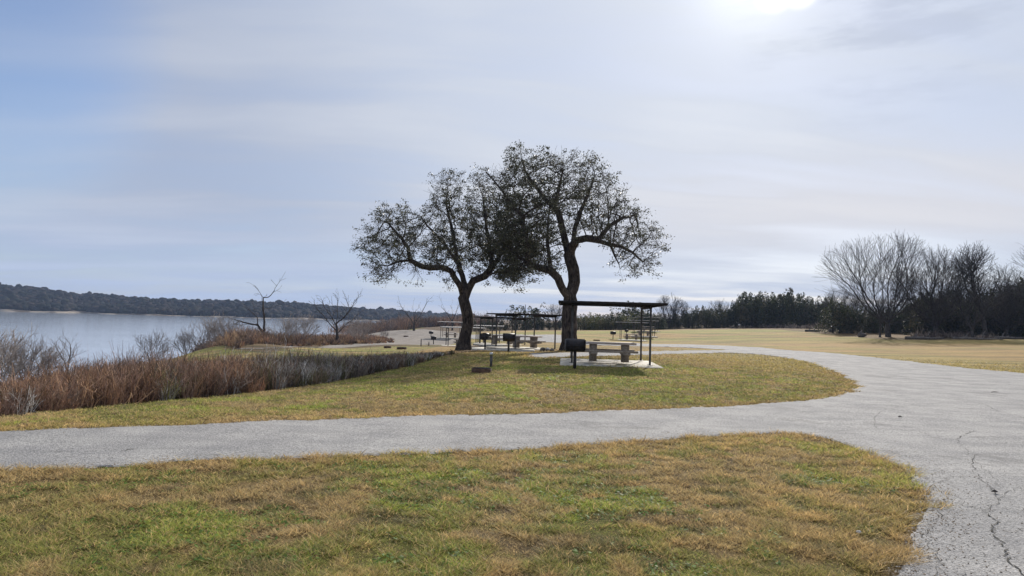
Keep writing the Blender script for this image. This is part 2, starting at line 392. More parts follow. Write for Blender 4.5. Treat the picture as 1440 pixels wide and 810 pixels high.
M['bare_bark'] = noisy('grey_bark', (0.042, 0.037, 0.034), (0.095, 0.085, 0.077), 3, 0.95, 0.1, 0.01, 12)
M['pale_bark'] = noisy('pale_bark', (0.22, 0.19, 0.175), (0.38, 0.345, 0.32), 3, 0.95, 0.1)
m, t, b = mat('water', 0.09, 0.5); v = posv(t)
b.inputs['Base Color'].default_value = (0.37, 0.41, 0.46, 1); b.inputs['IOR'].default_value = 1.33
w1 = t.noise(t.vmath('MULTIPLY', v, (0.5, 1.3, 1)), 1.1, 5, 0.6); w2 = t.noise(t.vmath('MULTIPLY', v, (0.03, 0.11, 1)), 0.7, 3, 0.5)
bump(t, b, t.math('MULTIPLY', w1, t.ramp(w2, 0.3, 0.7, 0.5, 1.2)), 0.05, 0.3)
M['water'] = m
m, t, b = mat('far_ground', 0.95, 0.05); v = posv(t); sz = t.new('ShaderNodeSeparateXYZ'); t.put(sz.inputs[0], v)
hh = t.math('ADD', sz.outputs[2], t.math('MULTIPLY', t.noise(v, 0.05, 4), 5.0))
t.put(b.inputs['Base Color'], t.mix(t.ramp(hh, 1.2, 3.2), t.mix(t.ramp(t.noise(t.vmath('MULTIPLY', v, (1, 1, 6)), 0.09, 4), 0.42, 0.6), (0.085, 0.07, 0.055), (0.30, 0.26, 0.21)), (0.035, 0.034, 0.024))); M['far_ground'] = m
m, t, b = mat('far_wood', 0.95, 0.05); t.put(b.inputs['Base Color'], colattr(t)); M['far_wood'] = m

# ------------------------------------------------------------------ plan outlines (authored from the photograph, laid on the ground)
def G(lst): return np.array([ground(a, b) for a, b in lst])
up = [(-300,615),(-150,611),(0,607),(200,600),(400,592),(600,585),(800,580),(1000,573),(1100,566),(1160,560),(1205,546),(1195,534),(1170,521),(1127,507.5),(1077,499.5),
      (1027,496.5),(960,497.5),(900,499),(830,501),(790,502.5),(760,503),(742,500.5),(745,497.5),(770,496.5),(830,495.5),(900,494.2),(960,493.3),(1000,492.8),(1022,492),
      (1000,490.5),(960,488.6),(920,487.6),(860,486),(820,484.5),(786,482),(746,481),(700,478),(660,476.5)]
fa = [(660,471),(700,470),(746,471),(786,471),(800,476),(820,480),(860,482.3),(920,484),(960,484.5),(1050,488),(1100,492),(1160,496),(1200,500),(1250,505),(1300,511),(1360,518),(1440,525),(1560,541)]
lo = [(1262,850),(1262,810),(1272,790),(1290,750),(1303,715),(1298,690),(1266,658),(1222,638),(1190,625),(1140,613),(1090,610),(1000,614),(850,624),(700,634),(560,640),(400,645),(250,648),(200,655),(0,662),(-150,668),(-300,675)]
ROAD = np.concatenate([smoothpoly(G(up), 4, False), smoothpoly(G(fa), 4, False), np.array([[32, 12], [32, -10], [1.9, -10], [1.9, 0.5]]), smoothpoly(G(lo), 5, False)])
lot = [(330,490.9),(400,488.8),(520,485.9),(590,485),(640,483),(655,479),(650,470),(620,465.5),(585,463.8),(550,465.5),(515,471),(500,476),(505,482),(460,486),(400,488.1),(330,490.3)]
LOT = smoothpoly(G(lot), 3)
ditch_px = [(-300,625),(0,589),(109,578),(217,567),(320,558),(399,549),(448,542),(497,533),(547,523),(596,512),(632,500)]
DITCH = G(ditch_px)
def ditch_d(P):                      # > 0 on the lake side of the brush line
    a = DITCH[:-1]; b = DITCH[1:]; P = np.asarray(P); out = np.empty(len(P))
    for i in range(0, len(P), 40000):
        q = P[i:i+40000]; pa = q[:, None]-a[None]; ba = (b-a)[None]
        h = np.clip((pa*ba).sum(-1)/(ba*ba).sum(-1), 0, 1); v = pa-ba*h[..., None]; d = np.sqrt((v*v).sum(-1)); j = d.argmin(1)
        cr = ba[0][j, 0]*pa[np.arange(len(q)), j, 1]-ba[0][j, 1]*pa[np.arange(len(q)), j, 0]
        out[i:i+40000] = np.sign(cr)*d[np.arange(len(q)), j]
    return out
STRIP = smoothpoly(G([(240,495.5),(320,491.6),(420,488.9),(540,487),(620,487.5),(650,489),(640,494),(600,497),(548,499),(500,504),(420,506),(340,508),(240,512)]), 2)
# brown brush along the lake, beyond the path
SHOREBRUSH = smoothpoly(G([(150,500),(250,495),(330,491.5),(430,487.5),(520,484.5),(556,482),(552,476),(520,472),(500,474)]+[]), 2)
_sb2 = np.array([(-24.0, 112), (-33, 100), (-36, 78), (-38, 60), (-36, 50), (-30, 40)])
SHOREBRUSH = np.concatenate([G([(150,500),(250,495),(330,491.5),(430,487.5),(520,484.5),(556,482),(552,477)]), _sb2])

PAL = dict(straw=(.36,.265,.135), tan=(.27,.212,.115), orange=(.29,.20,.095), olive=(.20,.185,.065), green=(.15,.175,.048), bright=(.22,.265,.055), dark=(.10,.08,.06),
           gold=(.36,.26,.125), brown=(.12,.085,.055), soil=(.14,.115,.09))
PAL = {k: np.array(v)*(1.25 if k not in ('brown', 'soil', 'gold') else 1.0)*np.array([1.04, 1.0, .95]) for k, v in PAL.items()}
def lerp(a, b, t): return a+(b-a)*np.asarray(t)[:, None]
def grasscol(P, rs=None, blades=False):
    """own colour of the turf at plan points (dry straw, green and bare patches)"""
    x, y = P[:, 0], P[:, 1]
    if rs is None: rs, _ = sdf_poly(ROAD, P)
    r = np.hypot(x, y)
    z = zt(x, y) if not blades else ztf(x, y)
    big = fbm(x*0.33+5, y*0.33+2, 11, 3); med = fbm(x*1.1, y*1.1, 21, 4); sm = fbm(x*3.7, y*3.7, 31, 4)
    g = 0.28*big+0.36*med+0.36*sm
    c = lerp(np.tile(PAL['tan'], (len(P), 1)), PAL['straw'], sstep(.40, .62, med))
    c = lerp(c, PAL['olive'], sstep(.44, .56, g+0.03*(y > 12)))
    greenbias = .02+0.09*np.exp(-((x+0.2)**2/5+(y-6.0)**2/8))+0.06*np.exp(-((x+3)**2/2+(y-5.2)**2/1.5))+0.015*(y > 12)*(y < 60)*(x < 8)
    c = lerp(c, PAL['green'], 0.7*sstep(.50, .66, g+greenbias+.15*(sm-.5)))
    c = lerp(c, PAL['bright'], 0.85*sstep(.60, .72, 0.55*fbm(x*.9+9, y*.9, 41, 3)+.45*sm+greenbias))
    c = lerp(c, PAL['dark'], 0.55*sstep(.60, .72, fbm(x*2.6-4, y*2.6, 51, 4)))
    # the verge is dry and more orange; so is the right end of the near lawn
    verge = np.exp(-np.clip(rs, 0, None)/0.55)*(r < 60)
    c = lerp(c, PAL['orange'], 0.6*verge*sstep(.2, .5, med+.1))
    e2 = np.exp(-((x-2.6)**2/2.2+(y-7)**2/6)); c = lerp(c, PAL['soil'], 0.35*e2*sstep(.45, .65, sm))
    e3 = np.exp(-((x+4.5)**2/6+(y-6.3)**2/1.6)); c = lerp(c, PAL['tan']*0.9, 0.55*e3)
    # bright green spots in front of the shelter
    e4 = np.exp(-((x+0.3)**2/7+(y-17.0)**2/2.0))+np.exp(-((x-0.6)**2/4+(y-25.2)**2/2.5)); c = lerp(c, PAL['bright'], np.clip(0.7*e4*sstep(.35, .6, med), 0, 1))
    # far meadow on the right: golden, with a greener band
    rt = 16*sstep(6, 12, x); far = sstep(26-rt*.3, 45-rt, y+x*0.25*(x < 6)+rt*0); ss = fbm(x*.05, y*.12, 61, 3)
    mead = lerp(np.tile(PAL['gold'], (len(P), 1)), PAL['olive']*1.2, .55*sstep(.45, .62, ss)); mead = lerp(mead, PAL['green']*1.3, .6*sstep(85, 105, y)*sstep(.3, .6, ss)*sstep(140, 120, y))
    c = lerp(c, mead, far*(x > -6))
    lf = sstep(135, 155, y-0*x)*(x > -30); c = lerp(c, PAL['brown']*1.1, lf)
    fr = sstep(-2, 3, y-(88+np.abs(x-60)*0.18))*(x > 48); c = lerp(c, PAL['brown']*1.3, fr*.8)
    # lake side: leaf litter and soil
    dd = ditch_d(P) if not blades else ddf(x, y); inside = sdf_poly(STRIP, P)[0] if not blades else np.where((x < -3) & (y > 25), sdf_poly(STRIP, P)[0], 9.0)
    lk = sstep(-0.1, 0.5, dd)*(y > -20)*sstep(-0.4, 0.5, inside)*(x < -1.5)*sstep(75, 70, y+0*x)
    lk = np.where((y > 70) & (x < -12) & (x/y < -.16), 1.0, lk)
    c = lerp(c, PAL['brown'], np.clip(lk, 0, 1)*.9)
    c = lerp(c, PAL['soil'], (z < -3.2)*1.0)
    return c

# ------------------------------------------------------------------ the ground sheet (polar grid, fine where the lawn is near)
th = np.concatenate([np.linspace(-PI, -0.86, 50)[:-1], np.linspace(-0.86, 0.86, 620), np.linspace(0.86, PI, 50)[1:-1]])
rr = np.concatenate([[0.4, 0.9, 1.5, 2.1], np.geomspace(2.6, 220, 430), np.geomspace(230, 2400, 40)])
TH, RR = np.meshgrid(th, rr); gx = RR*np.sin(TH); gy = RR*np.cos(TH)
PG = np.stack([gx.ravel(), gy.ravel()], 1); ZG = zt(PG[:, 0], PG[:, 1])
RS, RN = sdf_poly(ROAD, PG)
nr, nt = TH.shape
idx = np.arange(nr*nt).reshape(nr, nt); i2 = np.roll(idx, -1, 1)
Q = np.stack([idx[:-1].ravel(), i2[:-1].ravel(), i2[1:].ravel(), idx[1:].ravel()], 1)
colG = grasscol(PG, RS)
CEN = len(PG)
V = np.concatenate([np.column_stack([PG, ZG]), [[0, 0, 0]]]); colG = np.concatenate([colG, [PAL['tan']]])
fan = np.stack([np.full(nt, CEN), i2[0], idx[0]], 1)
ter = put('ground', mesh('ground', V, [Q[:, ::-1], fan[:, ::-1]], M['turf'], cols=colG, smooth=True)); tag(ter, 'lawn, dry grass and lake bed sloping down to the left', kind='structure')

def sheet(name, sdfv, near, lift, material, jit=0.05, label=None, extra=None):
    wob = (fbm(PG[:, 0]*2.2, PG[:, 1]*2.2, 77, 4)-.5)*2*jit*np.clip(RR.ravel()/8, .8, 6)
    s = sdfv+wob
    inside = s < 0
    keep = inside[Q].any(1) & (RR.ravel()[Q].max(1) < 400)
    q = Q[keep]; used = np.unique(q); mp = np.full(len(PG), -1); mp[used] = np.arange(len(used))
    P = PG[used].copy(); o = ~inside[used]
    d = near[used]-P; L = np.linalg.norm(d, axis=1, keepdims=True)+1e-9
    P[o] = P[o]+(d/L)[o]*np.minimum(np.abs(s[used][o, None]), RR.ravel()[used][o, None]*0.03)
    z = zt(P[:, 0], P[:, 1])+lift+0.0002*np.hypot(P[:, 0], P[:, 1])
    z[o] -= 0.012
    V = np.column_stack([P, z]); F = [mp[q][:, ::-1]]; mi = np.zeros(len(q), int); mats = [material]
    if extra is not None:
        ev, ef, em = extra; F.append(ef+len(V)); V = np.concatenate([V, ev]); mi = np.concatenate([mi, np.ones(len(ef), int)]); mats.append(em)
    o_ = put(name, mesh(name, V, F, mats, smooth=True, mi=mi)); tag(o_, label, kind='structure'); return o_

LRR = np.log(rr)
DG = ditch_d(PG)
def _lut(F):
    F = F.reshape(nr, nt)
    def f(x, y):
        r_ = np.clip(np.hypot(x, y), rr[0]*1.001, rr[-1]*.999); a_ = np.clip(np.arctan2(x, y), th[0], th[-1]-1e-6)
        i = np.clip(np.searchsorted(rr, r_)-1, 0, nr-2); j = np.clip(np.searchsorted(th, a_)-1, 0, nt-2)
        u = (r_-rr[i])/(rr[i+1]-rr[i]); v = (a_-th[j])/(th[j+1]-th[j])
        return (F[i, j]*(1-u)+F[i+1, j]*u)*(1-v)+(F[i, j+1]*(1-u)+F[i+1, j+1]*u)*v
    return f
ztf = _lut(ZG); rsf = _lut(RS); ddf = _lut(DG)
# cracks in the asphalt (part of the road mesh)
cr = [([(1442,815),(1425,795),(1412,772),(1399,757),(1395,745),(1402,735),(1390,727),(1386,722)], .016), ([(1386,722),(1362,714),(1330,708),(1296,704)], .010),
      ([(1388,722),(1402,706),(1395,690),(1378,675),(1368,655),(1372,640)], .009), ([(1408,688),(1396,672),(1380,658),(1366,645)], .006),
      ([(1440,722),(1415,717),(1386,722)], .007), ([(1112,613),(1160,609),(1230,604)], .010), ([(1310,617),(1346,619),(1356,612),(1370,607)], .014), ([(1398,626),(1445,623)], .008),
      ([(1358,565),(1385,570),(1400,578),(1445,590)], .010), ([(30,637),(110,636),(190,633),(262,633.5)], .009), ([(168,637),(186,634)], .02), ([(60,658),(130,653),(215,653)], .01),
      ([(0,640),(60,642),(150,645),(300,641),(420,637)], .005), ([(420,612),(520,607),(640,606)], .005), ([(700,612),(850,606),(960,600)], .005), ([(1230,604),(1290,608),(1310,617)], .006),
      ([(1290,540),(1340,545),(1400,548)], .012), ([(1100,512),(1160,522),(1230,529)], .012), ([(1330,708),(1310,735),(1300,760),(1322,790),(1310,815)], .008), ([(1396,745),(1420,750),(1445,747)], .008), ([(1366,645),(1352,628),(1346,619)], .007), ([(1300,700),(1320,680),(1345,672),(1378,675)], .006), ([(1230,604),(1240,580),(1290,570),(1358,565)], .006), ([(1402,706),(1425,690),(1445,688)], .007), ([(1240,560),(1300,556),(1340,560),(1358,565)], .006)]
ev = []; ef = []
for pts, wd in cr:
    P = smoothpoly(G(pts), 9, False); n = len(P)
    P = P+RNG.normal(0, 0.018, P.shape); wds = .32*wd*RNG.uniform(.15, 1.6, n); wds[0] = wds[-1] = 0.001
    d = np.gradient(P, axis=0); nrm = np.stack([-d[:, 1], d[:, 0]], 1); nrm /= np.linalg.norm(nrm, axis=1, keepdims=True)+1e-9
    A = P+nrm*wds[:, None]; B = P-nrm*wds[:, None]
    z = zt(P[:, 0], P[:, 1])+0.018+0.0002*np.hypot(P[:, 0], P[:, 1])
    s0 = sum(len(e) for e in ev)
    ev.append(np.column_stack([A, z])); ev.append(np.column_stack([B, z]))
    for i in range(n-1): ef.append((s0+i, s0+i+1, s0+n+i+1, s0+n+i))
extra = (np.concatenate(ev), np.array(ef), M['crack'])
sheet('road', RS, RN, 0.012, M['asphalt'], 0.09, 'worn pale asphalt road forking round the lawn', extra)
LS, LN = sdf_poly(LOT, PG)
sheet('gravel_path', LS, LN, 0.012, M['gravel'], 0.03, 'pale gravel path and parking ground by the lake')
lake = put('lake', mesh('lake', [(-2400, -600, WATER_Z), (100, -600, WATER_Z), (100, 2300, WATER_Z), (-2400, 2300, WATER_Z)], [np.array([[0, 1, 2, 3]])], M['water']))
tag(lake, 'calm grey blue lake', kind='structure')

# ------------------------------------------------------------------ far shore: hill and the wood on it
azs = np.linspace(-1.3, 0.02, 260)
def hilltop(az):        # picture row of the skyline by column, turned into height in metres
    px = 720+1000*az
    xs = [-600, 0, 60, 113, 136, 195, 272, 320, 418, 497, 571, 640, 740]; ys = [390, 398.5, 403, 413, 411, 417, 420, 421, 424, 431, 436, 441, 446]
    y = np.interp(px, xs, ys); yh = 449+0.028*(px-720); return (yh-y)/1000
def shore_D(az): return np.interp(az, [-1.3, -.72, -.6, -.4, -.2, -.1, 0.02], [560, 560, 600, 600, 700, 850, 1000])
rows = [0, .02, .06, .12, .25, .5, .8, 1.2, 2.0]
HV = []
for k, s in enumerate(rows):
    for a in azs:
        D = shore_D(a)*(1+0.015*math.sin(a*40)+0.01*math.sin(a*91))+s*230
        top = hilltop(a)*(D)+1.65-5.5
        f = float(sstep(0, 1.0, np.array(s**.8))) if s < 1 else 1.0
        z = -4.2+(top+4.2)*(0.0 if s == 0 else (0.10+0.9*f)) - (s > 1)*(s-1)*3
        HV.append((a*D, D, z+math.sin(a*60+s*9)*0.6*(s > .05)))
HV = np.array(HV); na = len(azs); hi = np.arange(len(rows)*na).reshape(len(rows), na)
HQ = np.stack([hi[:-1, :-1].ravel(), hi[:-1, 1:].ravel(), hi[1:, 1:].ravel(), hi[1:, :-1].ravel()], 1)
hill = put('hill', mesh('hill', HV, [HQ], M['far_ground'], smooth=True)); tag(hill, 'low hill along the far shore', kind='structure')
# crowns
import itertools
def ico():
    g = (1+5**.5)/2
    v = [(-1,g,0),(1,g,0),(-1,-g,0),(1,-g,0),(0,-1,g),(0,1,g),(0,-1,-g),(0,1,-g),(g,0,-1),(g,0,1),(-g,0,-1),(-g,0,1)]
    f = [(0,11,5),(0,5,1),(0,1,7),(0,7,10),(0,10,11),(1,5,9),(5,11,4),(11,10,2),(10,7,6),(7,1,8),(3,9,4),(3,4,2),(3,2,6),(3,6,8),(3,8,9),(4,9,5),(2,4,11),(6,2,10),(8,6,7),(9,8,1)]
    v = [np.array(p)/np.linalg.norm(p) for p in v]; mid = {}; F = []
    for a, b, c in f:
        m = []
        for p, q in ((a, b), (b, c), (c, a)):
            k = (min(p, q), max(p, q))
            if k not in mid: w_ = v[p]+v[q]; v.append(w_/np.linalg.norm(w_)); mid[k] = len(v)-1
            m.append(mid[k])
        F += [(a, m[0], m[2]), (b, m[1], m[0]), (c, m[2], m[1]), (m[0], m[1], m[2])]
    return np.array(v), np.array(F)
IV, IF = ico()
NC = 11000
ca = RNG.uniform(-1.25, 0.0, NC); cs_ = np.abs(RNG.normal(0, .5, NC)); cs_ = np.where(RNG.random(NC) < .3, RNG.uniform(.06, .3, NC), RNG.uniform(.07, 1.15, NC))
Dn = shore_D(ca)*(1+0.015*np.sin(ca*40)+0.01*np.sin(ca*91))+cs_*230
topc = hilltop(ca)*Dn+1.65-5.5
fz = np.where(cs_ < 1, sstep(0, 1.0, cs_**.8), 1.0); zc = -4.2+(topc+4.2)*(.1+.9*fz)
rc = RNG.uniform(1.4, 3.1, NC)*(1+.35*(RNG.random(NC) < .1)); zc = zc+rc*RNG.uniform(.1, .9, NC)
Vw = IV[None]*(1+RNG.uniform(-.33, .33, (NC, len(IV), 1)))*rc[:, None, None]*np.array([1.15, 1.15, .95])
Vw = Vw+np.stack([ca*Dn, Dn, zc], 1)[:, None]
Fw = (IF[None]+(np.arange(NC)*len(IV))[:, None, None]).reshape(-1, 3)
base_c = np.array([(.018,.020,.014), (.026,.022,.018), (.034,.027,.022), (.013,.016,.011)])[RNG.integers(0, 4, NC)]*RNG.uniform(.7, 1.4, (NC, 1))
wood = put('far_wood', mesh('far_wood', Vw.reshape(-1, 3), [Fw], M['far_wood'], cols=np.repeat(base_c, len(IV), 0)*RNG.uniform(.7, 1.3, (NC*len(IV), 1))))
tag(wood, 'dark juniper wood covering the hill across the lake', 'wood', kind='stuff')

# ------------------------------------------------------------------ grass blades
def tri_blades(P, z, h, wd, lean, ang, cols):
    n = len(P); ca, sa = np.cos(ang), np.sin(ang); la = RNG.uniform(0, 2*PI, n)
    b0 = np.column_stack([P[:, 0]-ca*wd, P[:, 1]-sa*wd, z-.004]); b1 = np.column_stack([P[:, 0]+ca*wd, P[:, 1]+sa*wd, z-.004])
    tp = np.column_stack([P[:, 0]+np.cos(la)*lean*h, P[:, 1]+np.sin(la)*lean*h, z+h])
    V = np.stack([b0, b1, tp], 1).reshape(-1, 3); F = np.arange(3*n).reshape(-1, 3)
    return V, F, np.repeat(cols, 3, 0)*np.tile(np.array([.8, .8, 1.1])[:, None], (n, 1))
NB = 1250000
a = RNG.uniform(-.72, .70, NB); u = RNG.random(NB)
r = (4.0**.2+u*(50.0**.2-4.0**.2))**(1/.2)
P = np.stack([r*np.sin(a), r*np.cos(a)], 1)
rs = rsf(P[:, 0], P[:, 1]); dd = ddf(P[:, 0], P[:, 1])
edge = (fbm(P[:, 0]*2.2, P[:, 1]*2.2, 77, 4)-.5)*.18*np.clip(r/8, .8, 6)
ragged = (0.16+.3*sstep(1.5, 2.5, P[:, 0])*(P[:, 1] < 9))*(fbm(P[:, 0]*5, P[:, 1]*5, 88, 2)-.5)*np.clip(r/7, 1, 2)
k = (rs+edge > ragged-.02) & ((dd < .15) | (r > 30)); P = P[k]; r = r[k]; rs = rs[k]
cl = fbm(P[:, 0]*6, P[:, 1]*6, 91, 3); k = (RNG.random(len(P)) < .4+1.3*sstep(.35, .6, cl)) & (RNG.random(len(P)) > sstep(26, 50, r)); P = P[k]; r = r[k]; rs = rs[k]; cl = cl[k]
n = len(P); cols = grasscol(P, rs, True); pick = RNG.random(n)
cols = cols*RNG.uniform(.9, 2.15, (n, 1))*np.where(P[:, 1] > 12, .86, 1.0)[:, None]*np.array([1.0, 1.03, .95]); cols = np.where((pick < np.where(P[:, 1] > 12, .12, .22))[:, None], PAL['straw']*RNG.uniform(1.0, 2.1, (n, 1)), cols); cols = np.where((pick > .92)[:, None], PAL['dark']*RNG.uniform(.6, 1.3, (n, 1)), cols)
h = RNG.uniform(.012, .036, n)*(0.5+1.1*sstep(.3, .65, cl))*(1+.5*np.exp(-np.clip(rs, 0, 9)/.25))*(1+r*.008)
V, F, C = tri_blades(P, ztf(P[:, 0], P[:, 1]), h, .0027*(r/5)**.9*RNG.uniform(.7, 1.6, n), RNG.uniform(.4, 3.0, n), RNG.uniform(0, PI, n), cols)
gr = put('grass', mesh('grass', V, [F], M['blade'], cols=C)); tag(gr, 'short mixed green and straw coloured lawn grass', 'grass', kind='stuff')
# broad-leaved weeds in the green patches near the camera
NWd = 26000
a = RNG.uniform(-.72, .5, NWd); r = RNG.uniform(4.2, 9.0, NWd); P = np.stack([r*np.sin(a), r*np.cos(a)], 1); rs, _ = sdf_poly(ROAD, P)
gsel = fbm(P[:, 0]*.9+9, P[:, 1]*.9, 41, 3)*.55+.45*fbm(P[:, 0]*3.7, P[:, 1]*3.7, 31, 4)+0.075*np.exp(-((P[:, 0]+0.2)**2/5+(P[:, 1]-6.0)**2/8))+0.1*np.exp(-((P[:, 0]+2.6)**2/1.2+(P[:, 1]-5.2)**2/1.2))
k = (rs > .05) & (gsel > .58); P = P[k]; n = len(P)
z = zt(P[:, 0], P[:, 1]); an = RNG.uniform(0, 2*PI, n); s = RNG.uniform(.008, .02, n); ti = RNG.uniform(-.5, .5, (n, 2))
V = []
for dx, dy in ((-1, 0), (0, -.6), (1.2, 0), (0, .6)):
    X = (dx*np.cos(an)-dy*np.sin(an))*s; Y = (dx*np.sin(an)+dy*np.cos(an))*s
    V.append(np.column_stack([P[:, 0]+X, P[:, 1]+Y, z+.02+X*ti[:, 0]+Y*ti[:, 1]]))
V = np.stack(V, 1).reshape(-1, 3); wc = np.array([.10, .16, .035])*RNG.uniform(.6, 1.7, (n, 1))
tag(put('clover', mesh('clover', V, [np.arange(4*n).reshape(-1, 4)], M['blade'], cols=np.repeat(wc*1.3, 4, 0))), 'small round leaved green weeds growing through the dry lawn', 'weeds', kind='stuff')
# crumbs of gravel and leaf litter on the asphalt edge
NP_ = 15000
a = RNG.uniform(-.6, .70, NP_*8); r = RNG.uniform(4.2, 14, NP_*8); P = np.stack([r*np.sin(a), r*np.cos(a)], 1); rs, _ = sdf_poly(ROAD, P)
k = (rs < .06) & (rs > -RNG.exponential(np.where(P[:, 0] > 1.2, .26, .10), len(P))); P = P[k][:NP_]; n = len(P)
OV = np.array([(1,0,0),(0,1,0),(-1,0,0),(0,-1,0),(0,0,.7)]); s = RNG.uniform(.004, .011, n)
V = OV[None]*s[:, None, None]*RNG.uniform(.6, 1.3, (n, 5, 1))+np.column_stack([P, zt(P[:, 0], P[:, 1])+.014])[:, None]
F = (np.array([(0,1,4),(1,2,4),(2,3,4),(3,0,4)])[None]+(np.arange(n)*5)[:, None, None]).reshape(-1, 3)
pc = np.where(RNG.random((n, 1)) < .5, np.array([[.36, .33, .29]]), np.array([[.22, .17, .12]]))*RNG.uniform(.6, 1.4, (n, 1))
tag(put('gravel_crumbs', mesh('gravel_crumbs', V.reshape(-1, 3), [F], M['far_wood'], cols=np.repeat(pc, 5, 0))), 'loose grit and leaf crumbs along the asphalt edge', 'grit', kind='stuff')

# ------------------------------------------------------------------ dry brush (stuff)
def bushes(C, hgt, colf, stems=24, twigs=6, wmul=1.0, wide=.75):
    """rounded tangles of thin stems fanning out from each bush centre"""
    nb = len(C); n = nb*stems; bi = np.repeat(np.arange(nb), stems); H = hgt[bi]*RNG.uniform(.45, 1.12, n)
    az = RNG.uniform(0, 2*PI, n); el = np.abs(RNG.normal(0, .42, n)); el = np.minimum(el, 1.25)*wide/.75
    r0 = RNG.uniform(0, .35, n)*hgt[bi]; bx = C[bi, 0]+np.cos(az)*r0; by = C[bi, 1]+np.sin(az)*r0
    base = np.column_stack([bx, by, ztf(bx, by)-.02]); r = np.hypot(bx, by)
    d0 = np.column_stack([np.cos(az)*np.sin(el), np.sin(az)*np.sin(el), np.cos(el)])
    mid = base+d0*(H*.55)[:, None]; d1 = d0+RNG.normal(0, .28, d0.shape); d1[:, 2] = np.abs(d1[:, 2])*.8; d1 /= np.linalg.norm(d1, axis=1, keepdims=True)
    top = mid+d1*(H*.55)[:, None]; wd = (.0024+.00028*r)*wmul
    col = colf(C, nb)[bi]*RNG.uniform(.55, 1.5, (n, 1)); Vs = []; Fs = []; Cs = []; off = 0
    def strand(A, B, w0, w1, c):
        nonlocal off
        m = len(A); an = RNG.uniform(0, PI, m); sd = np.column_stack([np.cos(an), np.sin(an), np.zeros(m)])
        V = np.stack([A-sd*w0[:, None], A+sd*w0[:, None], B+sd*w1[:, None], B-sd*w1[:, None]], 1).reshape(-1, 3); Vs.append(V); Fs.append(np.arange(4*m).reshape(-1, 4)+off); off += 4*m; Cs.append(np.repeat(c, 4, 0))
    strand(base, mid, wd, wd*.8, col); strand(mid, top, wd*.8, wd*.35, col)
    for k in range(twigs):
        f = RNG.uniform(.15, 1.0, (n, 1)); A = np.where(f < .5, base+(mid-base)*f*2, mid+(top-mid)*(f*2-1))
        d = d1*.5+RNG.normal(0, .6, (n, 3)); d[:, 2] += .15; L = H[:, None]*RNG.uniform(.10, .34, (n, 1))
        B = A+d/np.linalg.norm(d, axis=1, keepdims=True)*L; strand(A, B, wd*.55, wd*.3, col*RNG.uniform(.75, 1.4, (n, 1)))
    return np.concatenate(Vs), np.concatenate(Fs), np.concatenate(Cs)
def pal(*cs):
    cs = np.array(cs); return lambda P, n: cs[RNG.integers(0, len(cs), n)]*RNG.uniform(.55, 1.5, (n, 1))
# 1 lakeside thicket left of the lawn
a = RNG.uniform(-.98, -.02, 60000); r = RNG.uniform(8, 42, 60000)
P = np.stack([r*np.sin(a), r*np.cos(a)], 1); dd = ddf(P[:, 0], P[:, 1]); si, _ = sdf_poly(STRIP, P); zz_ = ztf(P[:, 0], P[:, 1])
wid = np.interp(P[:, 1], [0, 14, 20, 30, 34, 38], [30, 22, 9, 5.0, 3.2, 1.5])
k = (dd > .12+.9*fbm(P[:, 0]*1.1, P[:, 1]*1.1, 5, 3)-.2) & (dd < wid) & (si > .3) & (zz_ > WATER_Z+.3) & (P[:, 1] < 36); P = P[k][:4200]; dd = dd[k][:4200]
def thick_col(P, n):
    t_ = sstep(-.46, -.26, P[:, 0]/np.maximum(P[:, 1], 1))
    A = np.array([(.32, .19, .12), (.39, .25, .15), (.21, .125, .085), (.27, .185, .14), (.12, .08, .06)])[RNG.integers(0, 5, n)]
    B = np.array([(.24, .20, .17), (.12, .09, .07), (.40, .38, .35), (.14, .135, .06), (.22, .15, .10)])[RNG.integers(0, 5, n)]
    c = np.where((RNG.random(n) < np.clip(t_+(fbm(P[:, 0]*.6, P[:, 1]*.6, 15, 3)-.5)*1.4, 0, 1))[:, None], B, A)
    c = c*(.7+.7*fbm(P[:, 0]*1.4, P[:, 1]*1.4, 16, 3))[:, None]
    return c*RNG.uniform(.5, 1.45, (n, 1))
zz_ = ztf(P[:, 0], P[:, 1])
cxp, _ = project(np.column_stack([P, zz_]).T*1.0) if False else (720+1000*P[:, 0]/P[:, 1], 0)
topy = np.interp(cxp, [-200, 0, 100, 170, 300, 350, 420, 500, 547, 600, 632], [558, 546, 525, 511, 509, 505, 502, 502, 499, 496, 493])
zmax = 1.65-(topy-(449+.028*(cxp-720)))/1000*P[:, 1]
clump = fbm(P[:, 0]*.8, P[:, 1]*.8, 8, 3)
hg = RNG.uniform(.5, 1.15, len(P))*(.55+.9*clump)*np.clip(.4+dd*.45, .4, 1.1)
lim = (zmax-zz_)/.95
hg = np.where(hg > lim, lim*RNG.uniform(.6, 1.1, len(P)), hg); hg = hg*np.where(RNG.random(len(P)) < .07, 1.3, 1.0); k = hg > .16; P = P[k]; hg = hg[k]
V, F, C = bushes(P, hg, thick_col, 24, 6, 1.0)
tag(put('dry_brush', mesh('dry_brush', V, [F], M['twig'], cols=C)), 'dense reddish brown dry brush beside the near lawn', 'brush', kind='stuff')
